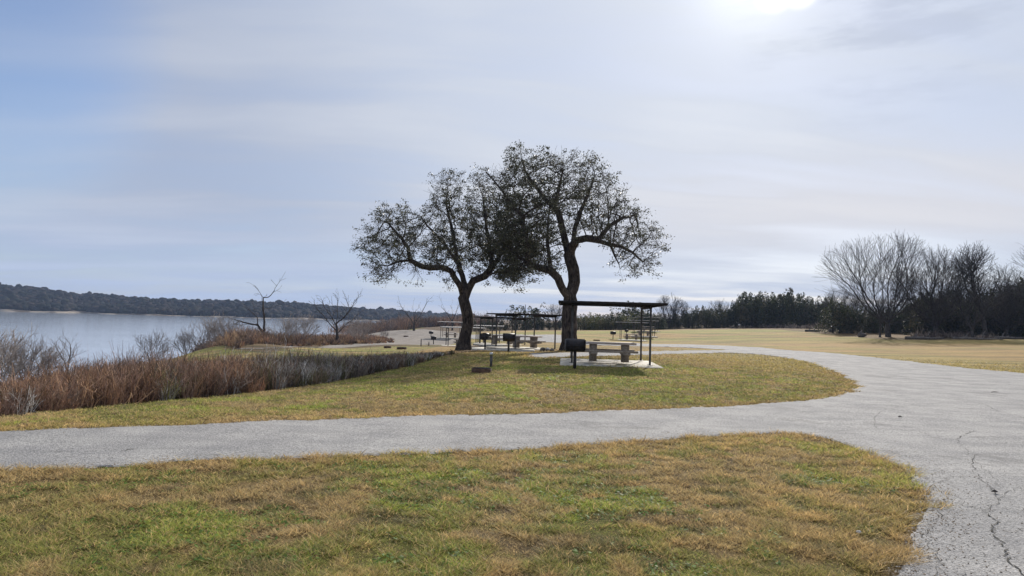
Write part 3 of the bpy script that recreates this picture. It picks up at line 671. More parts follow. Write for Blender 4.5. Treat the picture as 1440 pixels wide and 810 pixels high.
# 2 brown brush beyond the gravel path
bb0, bb1 = SHOREBRUSH.min(0), SHOREBRUSH.max(0); P = RNG.uniform(bb0, bb1, (90000, 2)); s_, _ = sdf_poly(SHOREBRUSH, P); zz_ = zt(P[:, 0], P[:, 1])
k = (s_ < 0) & (zz_ > WATER_Z+.05); P = P[k][:1900]; s_ = s_[k][:1900]
hg = RNG.uniform(.42, .85, len(P))*np.interp(P[:, 0]/P[:, 1], [-.52, -.44, -.37, -.33, -.28], [2.0, 2.3, 1.5, .8, .6])*(.5+1.0*fbm(P[:, 0]*.25, P[:, 1]*.25, 9, 3))*np.clip(.5-s_*.25, .5, 1.6)
V, F, C = bushes(P, hg, pal((.30,.18,.115),(.24,.17,.135),(.16,.12,.10),(.36,.25,.15)), 22, 5, 1.0)
tag(put('dry_brush', mesh('dry_brush', V, [F], M['twig'], cols=C)), 'low brown brush between the gravel path and the lake', 'brush', kind='stuff')
# 3 brown scrub on the spit and behind the parking ground
sp = np.array([(-52, 205), (-44, 190), (-36, 205), (-30, 245), (-22, 262), (-8, 250), (-4, 280), (-25, 330), (-52, 330), (-58, 260)])
P = RNG.uniform(sp.min(0), sp.max(0), (60000, 2)); s_, _ = sdf_poly(sp, P); P = P[s_ < 0][:1000]
hg = RNG.uniform(1.8, 4.2, len(P))*(.5+.9*fbm(P[:, 0]*.08, P[:, 1]*.08, 19, 3))
V, F, C = bushes(P, hg, pal((.21,.135,.09),(.18,.135,.11),(.13,.10,.08),(.27,.16,.095)), 20, 4, 1.3)
tag(put('dry_brush', mesh('dry_brush', V, [F], M['twig'], cols=C)), 'brown scrub on the spit beyond the parking ground', 'brush', kind='stuff')
# 4 pale brush piles at the foot of the right-hand trees
P = np.stack([RNG.uniform(0, 1, 1100), RNG.uniform(0, 1, 1100)], 1)
pxs = 985+P[:, 0]*470; Dp = np.interp(pxs, [985, 1100, 1200, 1260, 1440], [150, 150, 124, 101, 92])+RNG.uniform(-3, 5, len(P))
P = np.column_stack([(pxs-720)/1000*Dp, Dp]); gsel = fbm(P[:, 0]*.12, P[:, 1]*.12, 29, 2) > .42; P = P[gsel]; hl = RNG.uniform(.1, 1.3, len(P))*fbm(P[:, 0]*.35, P[:, 1]*.5, 33, 3)**1.5*1.6
V, F, C = bushes(P, hl, pal((.30,.25,.21),(.20,.16,.13),(.12,.09,.08),(.32,.27,.21)), 16, 4, 1.3, 1.1)
tag(put('brush_litter', mesh('brush_litter', V, [F], M['twig'], cols=C)), 'pale cut brush and weeds along the foot of the tree line', 'brush', kind='stuff')

# ------------------------------------------------------------------ trees
def colonize(nodes, parents, att, step, kill, infl, iters=120, jitter=.15, grav=0.0, maxn=16000):
    nodes = [np.array(p, float) for p in nodes]; parents = list(parents); att = np.array(att, float)
    N = np.array(nodes); near = np.full(len(att), -1); nd = np.full(len(att), 1e9)
    def upd(new_idx, arr):
        nonlocal near, nd
        for s0 in range(0, len(new_idx), 400):
            sub = new_idx[s0:s0+400]; d = np.sqrt(((att[:, None]-arr[None, s0:s0+400])**2).sum(-1)); j = d.argmin(1); m = d[np.arange(len(att)), j]
            b_ = m < nd; nd = np.where(b_, m, nd); near = np.where(b_, np.array(sub)[j], near)
    upd(list(range(len(N))), N)
    for it in range(iters):
        keep = nd > kill; att = att[keep]; near = near[keep]; nd = nd[keep]
        if len(att) == 0: break
        act = nd < infl
        if not act.any(): break
        tgt = near[act]; d = att[act]-N[tgt]; d /= np.linalg.norm(d, axis=1, keepdims=True)+1e-9
        u_, inv = np.unique(tgt, return_inverse=True); acc = np.zeros((len(u_), 3)); np.add.at(acc, inv, d)
        acc = acc/(np.linalg.norm(acc, axis=1, keepdims=True)+1e-9)+RNG.normal(0, jitter, acc.shape); acc[:, 2] += grav; acc /= np.linalg.norm(acc, axis=1, keepdims=True)
        new = N[u_]+acc*step; s0 = len(N); N = np.concatenate([N, new]); parents += list(u_)
        upd(list(range(s0, len(N))), new)
        if len(N) > maxn: break
    return N, np.array(parents)
def radii(N, par, tip, expo=2.3, tipn=None):
    n = len(N); acc = np.zeros(n); ch = np.zeros(n, int); R = np.zeros(n)
    for i in range(n-1, -1, -1):
        if ch[i] == 0: acc[i] = tip**expo
        R[i] = acc[i]**(1/expo)
        if par[i] >= 0: acc[par[i]] += acc[i]; ch[par[i]] += 1
    return R, ch
def tubes(N, par, R, ks=((.12, 10), (.03, 6), (0, 3)), rough=0.0):
    n = len(N); d = np.zeros((n, 3)); has = par >= 0
    d[has] = N[has]-N[par[has]]; d[~has] = (0, 0, 1)
    main = {}
    for i in range(n):
        p = par[i]
        if p >= 0 and (p not in main or R[i] > R[main[p]]): main[p] = i
    nd_ = d/(np.linalg.norm(d, axis=1, keepdims=True)+1e-9); sm = nd_.copy()
    for p, c in main.items(): sm[p] = nd_[p]+nd_[c]
    sm /= np.linalg.norm(sm, axis=1, keepdims=True)+1e-9
    def frame(D):
        a = np.where(np.abs(D[:, 2:3]) < .95, np.array([[0, 0, 1.0]]), np.array([[1.0, 0, 0]]))
        # stable axis: use +Y-ish reference to limit twist
        a = np.where(np.abs(D[:, 1:2]) < .9, np.array([[0, 1.0, 0]]), np.array([[1.0, 0, 0]]))
        u = np.cross(D, a); u /= np.linalg.norm(u, axis=1, keepdims=True)+1e-9; return u, np.cross(D, u)
    ids = np.where(has)[0]; Vs = []; Fs = []; off = 0; used = np.zeros(n, bool)
    for thr, K in ks:
        e = ids[(R[ids] >= thr) & ~used[ids]]; used[e] = True
        if len(e) == 0: continue
        p = par[e]; ismain = np.array([main[q] == c for q, c in zip(p, e)])
        dp = np.where(ismain[:, None], sm[p], nd_[e]); dc = sm[e]
        rp = np.where(ismain, R[p], np.minimum(R[p], R[e]*1.25)); rc_ = R[e]
        t = np.arange(K)*2*PI/K; ct = np.cos(t)[None, :, None]; st_ = np.sin(t)[None, :, None]
        u, v = frame(dp); A = N[p][:, None]+(u[:, None]*ct+v[:, None]*st_)*rp[:, None, None]
        u, v = frame(dc); B = N[e][:, None]+(u[:, None]*ct+v[:, None]*st_)*rc_[:, None, None]
        V = np.concatenate([A, B], 1); m = len(e); Vs.append(V.reshape(-1, 3))
        j = np.arange(K); q = np.stack([j, (j+1) % K, K+(j+1) % K, K+j], 1)
        Fs.append((q[None]+(np.arange(m)*2*K)[:, None, None]).reshape(-1, 4)+off); off += m*2*K
    return np.concatenate(Vs), np.concatenate(Fs)
def chain_nodes(polys, depth, step=.35, base_depth=None):
    """limb polylines (picture columns/rows + depth offset in metres) -> nodes with parents"""
    nodes = []; par = []; ends = {}
    for name, start, pts in polys:
        W_ = [plane_pt(p[0], p[1], depth+(p[2] if len(p) > 2 else 0)) for p in pts]
        if start is None: prev = -1; cur = None
        else:
            arr = np.array(nodes); prev = int(((arr-W_[0])**2).sum(1).argmin()); cur = arr[prev]; W_ = W_[1:]
        for q in W_:
            if cur is None: nodes.append(q); par.append(-1); prev = 0; cur = q; continue
            L = np.linalg.norm(q-cur); k = max(1, int(L/step))
            for i in range(1, k+1):
                nodes.append(cur+(q-cur)*i/k+ (RNG.normal(0, .02, 3) if i < k else 0)); par.append(prev); prev = len(nodes)-1
            cur = q
    return nodes, par
def crown_points(poly, n, depth, H, ref=70, dens=None):
    poly = np.array(poly, float); mn, mx = poly.min(0), poly.max(0); out = []
    while len(out) < n:
        q = RNG.uniform(mn-6, mx+6, (4000, 2)); s, _ = sdf_poly(poly, q); s = s+(fbm(q[:, 0]/16, q[:, 1]/16, 44, 3)-.5)*26; k = s < -7
        if dens is not None: k &= RNG.random(len(q)) < dens(q)
        q = q[k]; s = -s[k]; half = H*np.sqrt(1-(1-np.minimum(s/ref, 1))**2); y = RNG.uniform(-1, 1, len(q))*half
        for (a, b), dy in zip(q, y): out.append(plane_pt(a, b, depth+dy))
    return np.array(out[:n])
def leaves(tips, per, spread, size, cols, light=None):
    """tight leaf clumps round the given points; per may vary from clump to clump"""
    per = np.asarray(per) if np.ndim(per) else np.full(len(tips), per)
    rad = np.repeat(spread*RNG.uniform(.6, 1.5, len(tips)), per)[:, None]; n = int(per.sum())
    c = np.repeat(tips, per, 0)+RNG.normal(0, 1, (n, 3))*rad*np.array([1, 1, .65]); s = size*RNG.uniform(.6, 1.4, (n, 1))
    a = RNG.normal(size=(n, 3)); a /= np.linalg.norm(a, axis=1, keepdims=True); b_ = RNG.normal(size=(n, 3)); b_ -= (a*b_).sum(1, keepdims=True)*a; b_ /= np.linalg.norm(b_, axis=1, keepdims=True)
    V = np.stack([c-a*s, c-b_*s*.5, c+a*s, c+b_*s*.5], 1).reshape(-1, 3)
    tone = np.repeat(RNG.uniform(.7, 1.4, len(tips)), per)[:, None]
    cl = np.array(cols)[RNG.integers(0, len(cols), n)]*RNG.uniform(.6, 1.5, (n, 1))*tone
    return V, np.arange(4*n).reshape(-1, 4), np.repeat(cl, 4, 0)
def add_twigs(N, par, src, k, step, nseg, outc, jit=.55):
    """straight side twigs leaving the fine branches, mostly outwards"""
    AN = []; AP = []; n0 = len(N); ends = []
    for _ in range(k):
        d = N[src]-N[par[src]]; d /= np.linalg.norm(d, axis=1, keepdims=True)+1e-9
        o = N[src]-outc; o /= np.linalg.norm(o, axis=1, keepdims=True)
        d = d*.5+o*.6+RNG.normal(0, jit, d.shape); d /= np.linalg.norm(d, axis=1, keepdims=True); prev = src; p = N[src].copy()
        L = step*RNG.uniform(.5, 1.4, (len(src), 1))
        for j in range(nseg):
            d = d+RNG.normal(0, .12, d.shape); d /= np.linalg.norm(d, axis=1, keepdims=True); p = p+d*L
            AN.append(p); AP.append(prev); prev = np.arange(len(src))+n0; n0 += len(src)
        ends.append(prev)
    return np.concatenate([N]+AN), np.concatenate([par]+AP), np.concatenate(ends)
def build_oak(px, depth, polys, crown, natt, rtrunk, label, group, H=4.2, per=30, dens=None, flare=1.7, ldens=None, base_y=490):
    sd_ = px*.37; base = onground(px, depth)
    first = plane_pt(polys[0][2][0][0], polys[0][2][0][1], depth)
    nodes, par = chain_nodes(polys, depth)
    nodes[0][2] = base[2]-.15
    att = crown_points(crown, natt, depth, H, dens=dens)
    N, par = colonize(nodes, par, att, .30, .62, 3.2, 90, .10, 0.0, 9000)
    cen = N.mean(0)-np.array([0, 0, 1.5]); has_ = np.bincount(par[par >= 0], minlength=len(N)); idn = np.arange(len(N))
    R0, _ = radii(N, par, .0075, 1.8)
    src = np.where((R0 < .07) & (idn > 6) & (par >= 0))[0]; src = src[RNG.random(len(src)) < .85]
    N, par, ends = add_twigs(N, par, src, 3, .17, 4, cen)
    R, ch = radii(N, par, .0065, 1.78)
    sc_ = (rtrunk-.014)/(R[3]-.014); R = np.where(R > .014, .014+(R-.014)*sc_, R)
    # root flare
    hgt = N[:, 2]-base[2]; fl = 1+(flare-1)*np.exp(-np.clip(hgt, 0, None)/.38); R = np.where(R > .15, R*fl, R)
    R = np.minimum(R, rtrunk*flare)
    o = empty('live_oak', base); tag(o, label, 'tree', group)
    big = R >= .10
    V, F = tubes(N-base, par, R, ks=((.12, 14), (.035, 7), (0, 3)))
    # lumpy bark
    V = V+(np.stack([np.sin(V[:, 2]*5+V[:, 1]*7), np.cos(V[:, 2]*4+V[:, 0]*6), 0*V[:, 0]], 1)*.018)*(np.hypot(V[:, 0]-0, 0) < 99)[:, None]
    put('trunk', mesh('trunk', V, [F], M['bark'], smooth=True), o)
    tips = N[ends]-base
    g3 = np.sin(tips[:, 0]*2.6+1.3*np.sin(tips[:, 2]*2.1+sd_))+np.sin(tips[:, 1]*2.2+1.1*np.sin(tips[:, 0]*1.9))+np.sin(tips[:, 2]*3.0+1.2*np.sin(tips[:, 1]*2.0+sd_))+RNG.normal(0, .6, len(tips))
    a, b = project(tips+base); ld = ldens(np.stack([a, b], 1))
    keep = (g3 > -1.0) & (RNG.random(len(tips)) < ld*1.1); tips = tips[keep]; per = (per*RNG.uniform(.4, 1.6, len(tips))*(.55+.6*ld[keep])).astype(int)+4
    V, F, C = leaves(tips, per, .135, .054, [(.064,.070,.040), (.050,.056,.032), (.090,.088,.056), (.070,.060,.044), (.12,.12,.082)])
    put('crown', mesh('crown', V, [F], M['leaf'], cols=C), o)
    print(label, 'nodes', len(N), 'tips', len(tips), 'leaves', len(F))
    return o
LO_limbs = [('t', None, [(652,490),(655,470),(658,455),(658,444),(654,430),(652,420),(657,408,0)]),
 ('a', 't', [(652,420),(648,404,-.3),(640,392,-.6),(634,381,-.8),(622,376,-1.0),(606,377,-1.2),(594,375,-1.2),(577,366,-1.0),(560,368,-1.3),(545,374,-1.6)]),
 ('a2', 'a', [(577,366,-1.0),(574,348,-.5),(560,330,0),(545,312,.3)]),
 ('b', 't', [(657,408,0),(650,388,.4),(645,372,.6),(641,350,1.0),(636,322,1.2),(628,290,1.3)]),
 ('b2', 'b', [(645,372,.6),(630,350,1.4),(612,330,2.0),(592,305,2.2)]),
 ('c', 't', [(657,408,0),(665,395,-.2),(682,388,-.5),(692,376,-.7),(703,360,-1.0),(716,342,-1.2),(730,322,-1.0)]),
 ('c2', 'c', [(682,388,-.5),(698,383,-1.3),(712,380,-2.0),(728,386,-2.4)]),
 ('c3', 'c', [(692,376,-.7),(690,350,.3),(684,320,1.2),(680,285,1.6)])]
LO_crown = [(505,352),(512,335),(510,320),(520,308),(524,290),(545,284),(560,290),(571,274),(584,279),(592,292),(600,268),(612,246),(628,235),(648,238),(660,244),(678,240),(700,250),(722,268),(742,290),(756,320),(762,350),(756,380),
            (738,402),(722,394),(706,406),(698,394),(676,388),(668,398),(655,380),(645,384),(640,412),(628,408),(618,388),(600,386),(590,396),(572,388),(556,396),(540,402),(520,396),(512,376)]
lo_d = lambda q: np.clip(.35+.65*np.exp(-((q[:, 0]-670)**2/70**2+(q[:, 1]-345)**2/60**2)), 0, 1)
build_oak(654, 46, LO_limbs, LO_crown, 2300, .36, 'left of the two live oaks, leaning limbs over the picnic tables', 'two live oaks', H=4.2, per=27, dens=None,
          ldens=lambda q: np.clip(.52+.48*sstep(290, 345, q[:, 1])*sstep(590, 650, q[:, 0])-.2*sstep(300, 250, q[:, 1]), .3, 1.0))
RO_limbs = [('t', None, [(800,496),(801,480),(801,460),(801,440),(802,425),(802,414)]),
 ('l', 't', [(802,425),(792,408,-.3),(785,391,-.6),(774,380,-.8),(760,377,-1.0),(744,372,-1.2),(730,362,-1.2),(714,346,-1.0),(698,326,-.6)]),
 ('l2', 'l', [(774,380,-.8),(771,352,-.4),(770,332,0),(771,308,.3),(774,286,.4)]),
 ('l3', 'l', [(744,372,-1.2),(740,340,-1.8),(736,305,-2.0),(724,292,-1.6),(711,275,-1.3),(695,254,-1.0),(683,242,-.9)]),
 ('r', 't', [(802,414),(808,396,.3),(806,378,.4),(800,358,.5),(796,342,.6),(791,322,.6),(786,302,.5),(781,294,.4),(769,283,.2),(757,266,0),(747,254,-.2),(738,240,-.3),(735,226,-.3)]),
 ('r2', 'r', [(800,358,.5),(806,344,.1),(811,338,-.1),(825,335,-.4),(841,338,-.6),(858,344,-.8),(874,347,-.9),(890,355,-1.0),(902,367,-1.0)]),
 ('r3', 'r2', [(806,344,.1),(808,322,.9),(816,298,1.5),(828,270,1.8),(836,248,1.9)]),
 ('r4', 'r', [(781,294,.4),(785,268,1.0),(792,240,1.4)]),
 ('r5', 'r2', [(841,338,-.6),(856,318,.2),(876,306,.9),(895,302,1.2)]),
 ('r6', 'r2', [(858,344,-.8),(866,362,-1.5),(872,378,-1.7)])]
RO_crown = [(676,240),(682,230),(700,236),(716,226),(716,212),(735,205),(752,214),(785,207),(812,213),(838,224),(862,236),(874,256),(890,268),(893,284),(908,290),(922,312),(932,332),(940,348),(930,364),(928,380),(905,384),(896,398),(882,386),(872,398),(862,378),
            (852,362),(846,344),(824,338),(806,341),(792,345),(790,364),(784,384),(772,380),(764,396),(752,404),(740,394),(722,404),(706,396),(698,372),(690,340),(694,300),(690,262)]
def ro_l(q): return np.clip(.68-.36*sstep(820, 900, q[:, 0])-.25*sstep(310, 240, q[:, 1])+.2*sstep(780, 730, q[:, 0])-.6*(q[:, 0] < 705)*(q[:, 1] < 290), .2, 1)
build_oak(801, 43, RO_limbs, RO_crown, 2700, .45, 'right and taller of the two live oaks, forked trunk behind the near shelter', 'two live oaks', H=4.6, per=24, dens=None, flare=1.45, ldens=ro_l)

# --- bare trees and shrubs --------------------------------------------------
def bare_mesh(name, limbs, att, material, step, kill, infl, tip, rtr, fan=0, fanlen=.6, minr=.0, jit=.12, grav=.02, cap=14000):
    nodes = [np.array(p, float) for p in limbs[0]]; par = [-1]+list(range(len(nodes)-1))
    for l in limbs[1:]:
        arr = np.array(nodes); prev = int(((arr-np.array(l[0]))**2).sum(1).argmin())
        for q in l[1:]: nodes.append(np.array(q, float)); par.append(prev); prev = len(nodes)-1
    N, par = colonize(nodes, par, att, step, kill, infl, 100, jit, grav, cap)
    if fan:
        R, ch = radii(N, par, tip); ends = np.where(ch <= 1)[0]; ends = ends[ends > 6]
        add = []; ap = []
        for _ in range(fan):
            d = N[ends]-N[par[ends]]; d = d/(np.linalg.norm(d, axis=1, keepdims=True)+1e-9)+RNG.normal(0, .38, d.shape); d[:, 2] += .15; d /= np.linalg.norm(d, axis=1, keepdims=True)
            add.append(N[ends]+d*fanlen*RNG.uniform(.5, 1.3, (len(ends), 1))); ap.append(ends)
        N = np.concatenate([N]+add); par = np.concatenate([par]+ap)
    R, ch = radii(N, par, tip, 2.3)
    R = R*np.where(R > tip*3, rtr/max(R[1], 1e-6), 1); R = np.maximum(R, tip)
    V, F = tubes(N, par, R, ks=((.10, 8), (.04, 5), (0, 3)))
    return mesh(name, V, [F], material, smooth=True)
def dome(n, rx, ry, z0, z1, shape='fan', bot=.25):
    """points filling a fan-shaped crown"""
    out = []
    while len(out) < n:
        p = RNG.uniform(-1, 1, (4000, 3)); q = p[(p**2).sum(1) < 1]
        q[:, 2] = np.where(q[:, 2] < -.2, q[:, 2]*.6, q[:, 2])
        for a in q: out.append((a[0]*rx, a[1]*ry, z0+(z1-z0)*(a[2]*.5+.5)))
    return np.array(out[:n])
def stemlines(h, nl, rad, lean=0.0, z0=1.5):
    L = [[(0, 0, -.2), (0, 0, .5), (lean*.1, 0, z0*.6), (lean*.2, 0, z0)]]
    for k in range(nl):
        a = 2*PI*k/nl+random.uniform(-.3, .3); r = rad*random.uniform(.45, 1); pts = [(lean*.2, 0, z0)]
        for s in (.2, .4, .6, .8): pts.append((lean*.2+math.cos(a)*r*s**.9*.8, math.sin(a)*r*s**.9*.8, z0+(h-z0)*s*.85))
        L.append(pts)
    return L
def grow_tree(name, material, H, W_, z0, nl, rtr, lean=0.0, spawn=.55, levels=4, tip=.012, step=.38, seed=1, zc=.42, spread=1.15, cap=15000, limbs=None, blen=None, up=.035):
    rg = random.Random(seed); c = np.array([lean, 0, z0+(H-z0)*zc]); rz = H-c[2]; rx = W_/2
    N = []; par = []
    def inside(p):
        zz2 = (p[2]-c[2])/(rz if p[2] > c[2] else (c[2]-z0*.6)*1.05+.01)
        return ((p[0]-c[0])/rx)**2+((p[1])/rx)**2+zz2**2 < 1
    stack = []
    if limbs is None:
        q = np.array([0, 0, -.25]); N.append(q); par.append(-1); k = max(3, int(z0/step)); prev = 0
        for i in range(1, k+1):
            q = np.array([lean*.25*(i/k)**1.5+rg.gauss(0, .015)*z0, rg.gauss(0, .015)*z0, z0*i/k]); N.append(q); par.append(prev); prev = len(N)-1
        for j in range(nl):
            az = 2*PI*j/nl+rg.uniform(-.35, .35); el = spread*math.sqrt((j % 3+rg.random())/3.0); o0 = max(0, prev-rg.randint(0, max(1, k//3)))
            d = np.array([math.cos(az)*math.sin(el), math.sin(az)*math.sin(el), math.cos(el)]); stack.append((o0, d, 99.0, 0))
    else:
        for li, l in enumerate(limbs):
            if li == 0: N.append(np.array(l[0], float)); par.append(-1); prev = 0
            else: prev = int(((np.array(N)-np.array(l[0]))**2).sum(1).argmin())
            for q in l[1:]:
                q = np.array(q, float); p0 = N[prev]; L = np.linalg.norm(q-p0); kk = max(1, int(L/step))
                for i in range(1, kk+1):
                    N.append(p0+(q-p0)*i/kk+np.array([rg.gauss(0, .02) for _ in range(3)])); par.append(prev); prev = len(N)-1
                    if N[-1][2] > z0 and rg.random() < spawn:
                        d = (q-p0)/L+np.array([rg.gauss(0, .6) for _ in range(3)]); d[2] += .15; stack.append((prev, d/np.linalg.norm(d), rg.uniform(.3, 1.0)*blen, 1))
            d = N[prev]-N[par[prev]]; stack.append((prev, d/np.linalg.norm(d), blen, 1))
    qi = 0
    while qi < len(stack) and len(N) < cap:
        prev, d, L, lv = stack[qi]; qi += 1; p = N[prev]; done = 0.0; st = step*(1, .9, .75, .6, .5)[min(lv, 4)]
        nmax = int(L/st)+1
        for i in range(nmax):
            d = d+np.array([rg.gauss(0, .09), rg.gauss(0, .09), rg.gauss(0, .07)+up]); d /= np.linalg.norm(d)
            p = p+d*st
            if limbs is None and not inside(p) and done > step*1.5: break
            N.append(p); par.append(prev); prev = len(N)-1; done += st
            if lv < levels and done > step*.9 and rg.random() < spawn:
                a = np.array([rg.gauss(0, 1) for _ in range(3)]); a -= a@d*d; a /= np.linalg.norm(a); t_ = rg.uniform(.35, .8)
                if limbs is None:
                    # room left to the edge of the crown along the branch
                    rem = max(.5, (1-np.linalg.norm((p-c)/np.array([rx, rx, rz])))*max(rx, rz)*1.1+step*2.2)
                else: rem = L*.7
                stack.append((prev, d*math.cos(t_)+a*math.sin(t_), rem*rg.uniform(.35, .9)*.9**lv, lv+1))
    N = np.array(N); par = np.array(par)
    R, ch = radii(N, par, tip, 2.25); k = (rtr-tip*2)/max(R[min(3, len(R)-1)]-tip*2, 1e-6); R = np.where(R > tip*2, tip*2+(R-tip*2)*k, R)
    fl = 1+.5*np.exp(-np.clip(N[:, 2], 0, None)/(.06*H+.02)); R = np.where(R > rtr*.6, R*fl, R)
    V, F = tubes(N, par, R, ks=((.10, 8), (.04, 5), (0, 3)))
    return mesh(name, V, [F], material, smooth=True)
big_a = grow_tree('trunk', M['bare_bark'], 14.4, 19.0, 2.2, 13, .30, -.8, .66, 4, .0115, .42, 3, .42, 1.42)
big_b = grow_tree('trunk', M['bare_bark'], 12.8, 12.5, 1.8, 13, .26, .5, .72, 4, .0125, .38, 4, .40, 1.35)
big_c = grow_tree('trunk', M['bare_bark'], 12.6, 6.6, 4.2, 7, .26, -1.6, .60, 4, .012, .36, 5, .5, 1.0)
small_b = grow_tree('trunk', M['bare_bark'], 6.8, 6.4, 1.2, 8, .15, .1, .6, 3, .010, .26, 6, .45, 1.1)
shrub_m = grow_tree('trunk', M['pale_bark'], 2.3, 3.0, .12, 12, .035, 0, .50, 3, .0058, .13, 7, .35, 1.25, 7000)
shrub_n = grow_tree('trunk', M['pale_bark'], 2.3, 1.9, .5, 5, .05, 0, .5, 3, .005, .13, 8, .5, .8, 3500)
def fig(name, me, px, depth, sc, rz, label, cat, group=None, dz=0.0, sub='trunk'):
    p = onground(px, depth); o = empty(name, p+np.array([0, 0, dz]), rz, sc); put(sub, me, o); tag(o, label, cat, group); return o
GB = 'bare trees at the right edge of the meadow'
fig('bare_tree', big_a, 1249, 99, 1.0, 0.0, 'tallest bare tree with a wide fan crown, leftmost of the big leafless trees', 'tree', GB)
fig('bare_tree', big_b, 1316, 97, 1.0, 1.0, 'dense dark leafless tree just right of the wide fan crown', 'tree', GB)
fig('bare_tree', big_c, 1384, 95, 1.0, 0.2, 'slender bare tree leaning left above the dark junipers', 'tree', GB)
fig('bare_tree', big_b, 1415, 99, .80, 2.6, 'lower leafless tree between the leaning one and the picture edge', 'tree', GB)
fig('bare_tree', big_a, 1500, 88, .92, 2.2, 'bare tree at the far right edge with a drooping limb', 'tree', GB)
fig('bare_tree', small_b, 1367, 92, 1.25, 0.6, 'short forked bare tree with thin dark trunk under the leaning tree', 'tree', GB)
fig('bare_tree', big_c, 1237, 98, .45, 1.9, 'small dark stem beside the trunk of the wide fan tree', 'tree', GB)
GF = 'small bare trees above the far tree line'
for px_, dp, s_, rz, lb in ((940, 158, 1.15, .4, 'rounded bare tree rising behind the right end of the near shelter roof'), (782, 170, .95, 1.4, 'thin bare tree just left of the taller oak trunk'),
        (955, 165, 1.0, 3, 'bare tree right of the rounded one behind the shelter'), (1010, 170, 1.0, 2, 'bare twiggy tree left of the tall juniper clump'), (1180, 140, 1.2, 1, 'pale bare tree among junipers left of the wide fan tree'),
        (1205, 138, 1.05, 2, 'bare sapling close left of the wide fan tree')):
    fig('bare_tree', small_b, px_, dp, s_, rz, lb, 'tree', GF)

# dead trees by the lake
def limb3(px0, D, pts):   # px,py,dy -> local
    return [plane_pt(a, b, D+c) for a, b, c in pts]
def lake_tree(name, px, D, limbs, attpoly, natt, H, tip, rtr, label, fan=1, step=.25, mat_='bare_bark'):
    base = onground(px, D); LL = [np.array(limb3(px, D, l))-base for l in limbs]; LL[0][0][2] = -.2
    me = grow_tree('trunk', M[mat_], 10, 8, .9, 0, rtr, 0, 0.72 if natt > 450 else .62, 3, tip, step, natt, limbs=[list(l) for l in LL], blen=H*1.5)
    o = empty(name, base); put('trunk', me, o); tag(o, label, 'tree', 'leafless trees on the lake shore'); return o
lake_tree('dead_tree', 373, 70, [[(371,488,0),(371,468,0),(372,452,0),(371,438,0),(370,428,0),(370,418,0),(365.5,411.5,0)],
   [(370,420,0),(377,418,.2),(384,412,.4),(389,402,.5)], [(371,432,0),(380,434,0),(390,430,0)], [(371,470,0),(362,457,0),(350,455,0),(336,451,0),(322,447,0)], [(362,457,0),(362,446,.3),(355,440,.5)], [(336,451,0),(332,455,0),(325,456,0)]],
   [(320,445),(340,450),(362,447),(366,415),(395,402),(400,425),(392,455),(380,470),(350,462),(325,458)], 420, .5, .012, .17, 'dead snag with a broken top and long low limbs reaching left over the lake')
lake_tree('bare_tree', 474, 72, [[(474,488,0),(474,470,0),(473,455,0),(475,442,0),(474,430,0)], [(474,460,0),(466,445,.3),(456,432,.5)], [(474,455,0),(485,445,-.3),(496,430,-.5)], [(474,468,0),(485,458,.3),(497,448,.5)], [(474,466,0),(464,456,-.3),(452,440,-.6)]],
   [(440,425),(455,412),(480,405),(505,418),(512,432),(505,452),(492,465),(460,462),(446,445)], 700, .8, 0.011, .13, 'bare tree with dark spreading limbs on the brushy lake bank', 2)
lake_tree('bare_tree', 582, 150, [[(582,472,0),(582,462,0),(583,450,0),(582,440,0)], [(583,455,0),(575,445,.3),(568,436,.5)], [(583,455,0),(590,445,-.3),(596,434,-.5)]],
   [(560,436),(572,425),(592,423),(602,438),(598,455),(575,458)], 500, 1.3, .014, .2, 'small bare tree on the spit left of the left oak trunk', 2, .4)
lake_tree('bare_tree', 636, 190, [[(636,468,0),(636,455,0),(636,440,0)], [(636,452,0),(628,440,.3),(622,428,.5)], [(636,452,0),(642,438,-.3),(646,425,-.5)]],
   [(618,430),(630,415),(650,413),(655,440),(640,452),(622,448)], 500, 1.4, .015, .2, 'faint bare tree just behind the left oak trunk', 2, .5)
# shrubs
GS = 'leafless shrubs along the lake bank'
sh = [(8,33,1.05,0,'large tangled bare shrub cut by the left picture edge'),(34,32,.95,1.1,'bare shrub just right of the tangled one at the left edge'),(62,34,.8,2.0,'low bare shrub third from the left edge'),(94,33,.95,3.0,'upright forked bare shrub standing clear against the water'),
      (-25,30,1.3,4.0,'bare shrub mostly outside the left edge'),(215,58,1.15,.5,'lone rounded bare shrub against the lake'),(290,66,1.5,2.2,'dense bare shrub at the left end of the far brush'),(320,68,1.4,4.4,'bare shrub under the limbs of the dead snag'),
      (425,72,1.3,1.4,'bare shrub between the dead snag and the spreading tree'),(505,76,1.2,3.4,'bare shrub right of the spreading lakeside tree'),(262,64,1.0,5,'small bare shrub left of the dense one'),(400,70,1.2,2,'bare shrub right beside the dead snag')]
for px_, dp, s_, rz, lb in sh: fig('bare_shrub', shrub_n if 'forked' in lb else shrub_m, px_, dp, s_, rz, lb, 'shrub', GS)
fig('bare_shrub', shrub_m, 540, 100, .55, .5, 'tiny dark shrub standing alone on the edge of the parking ground', 'shrub', GS)

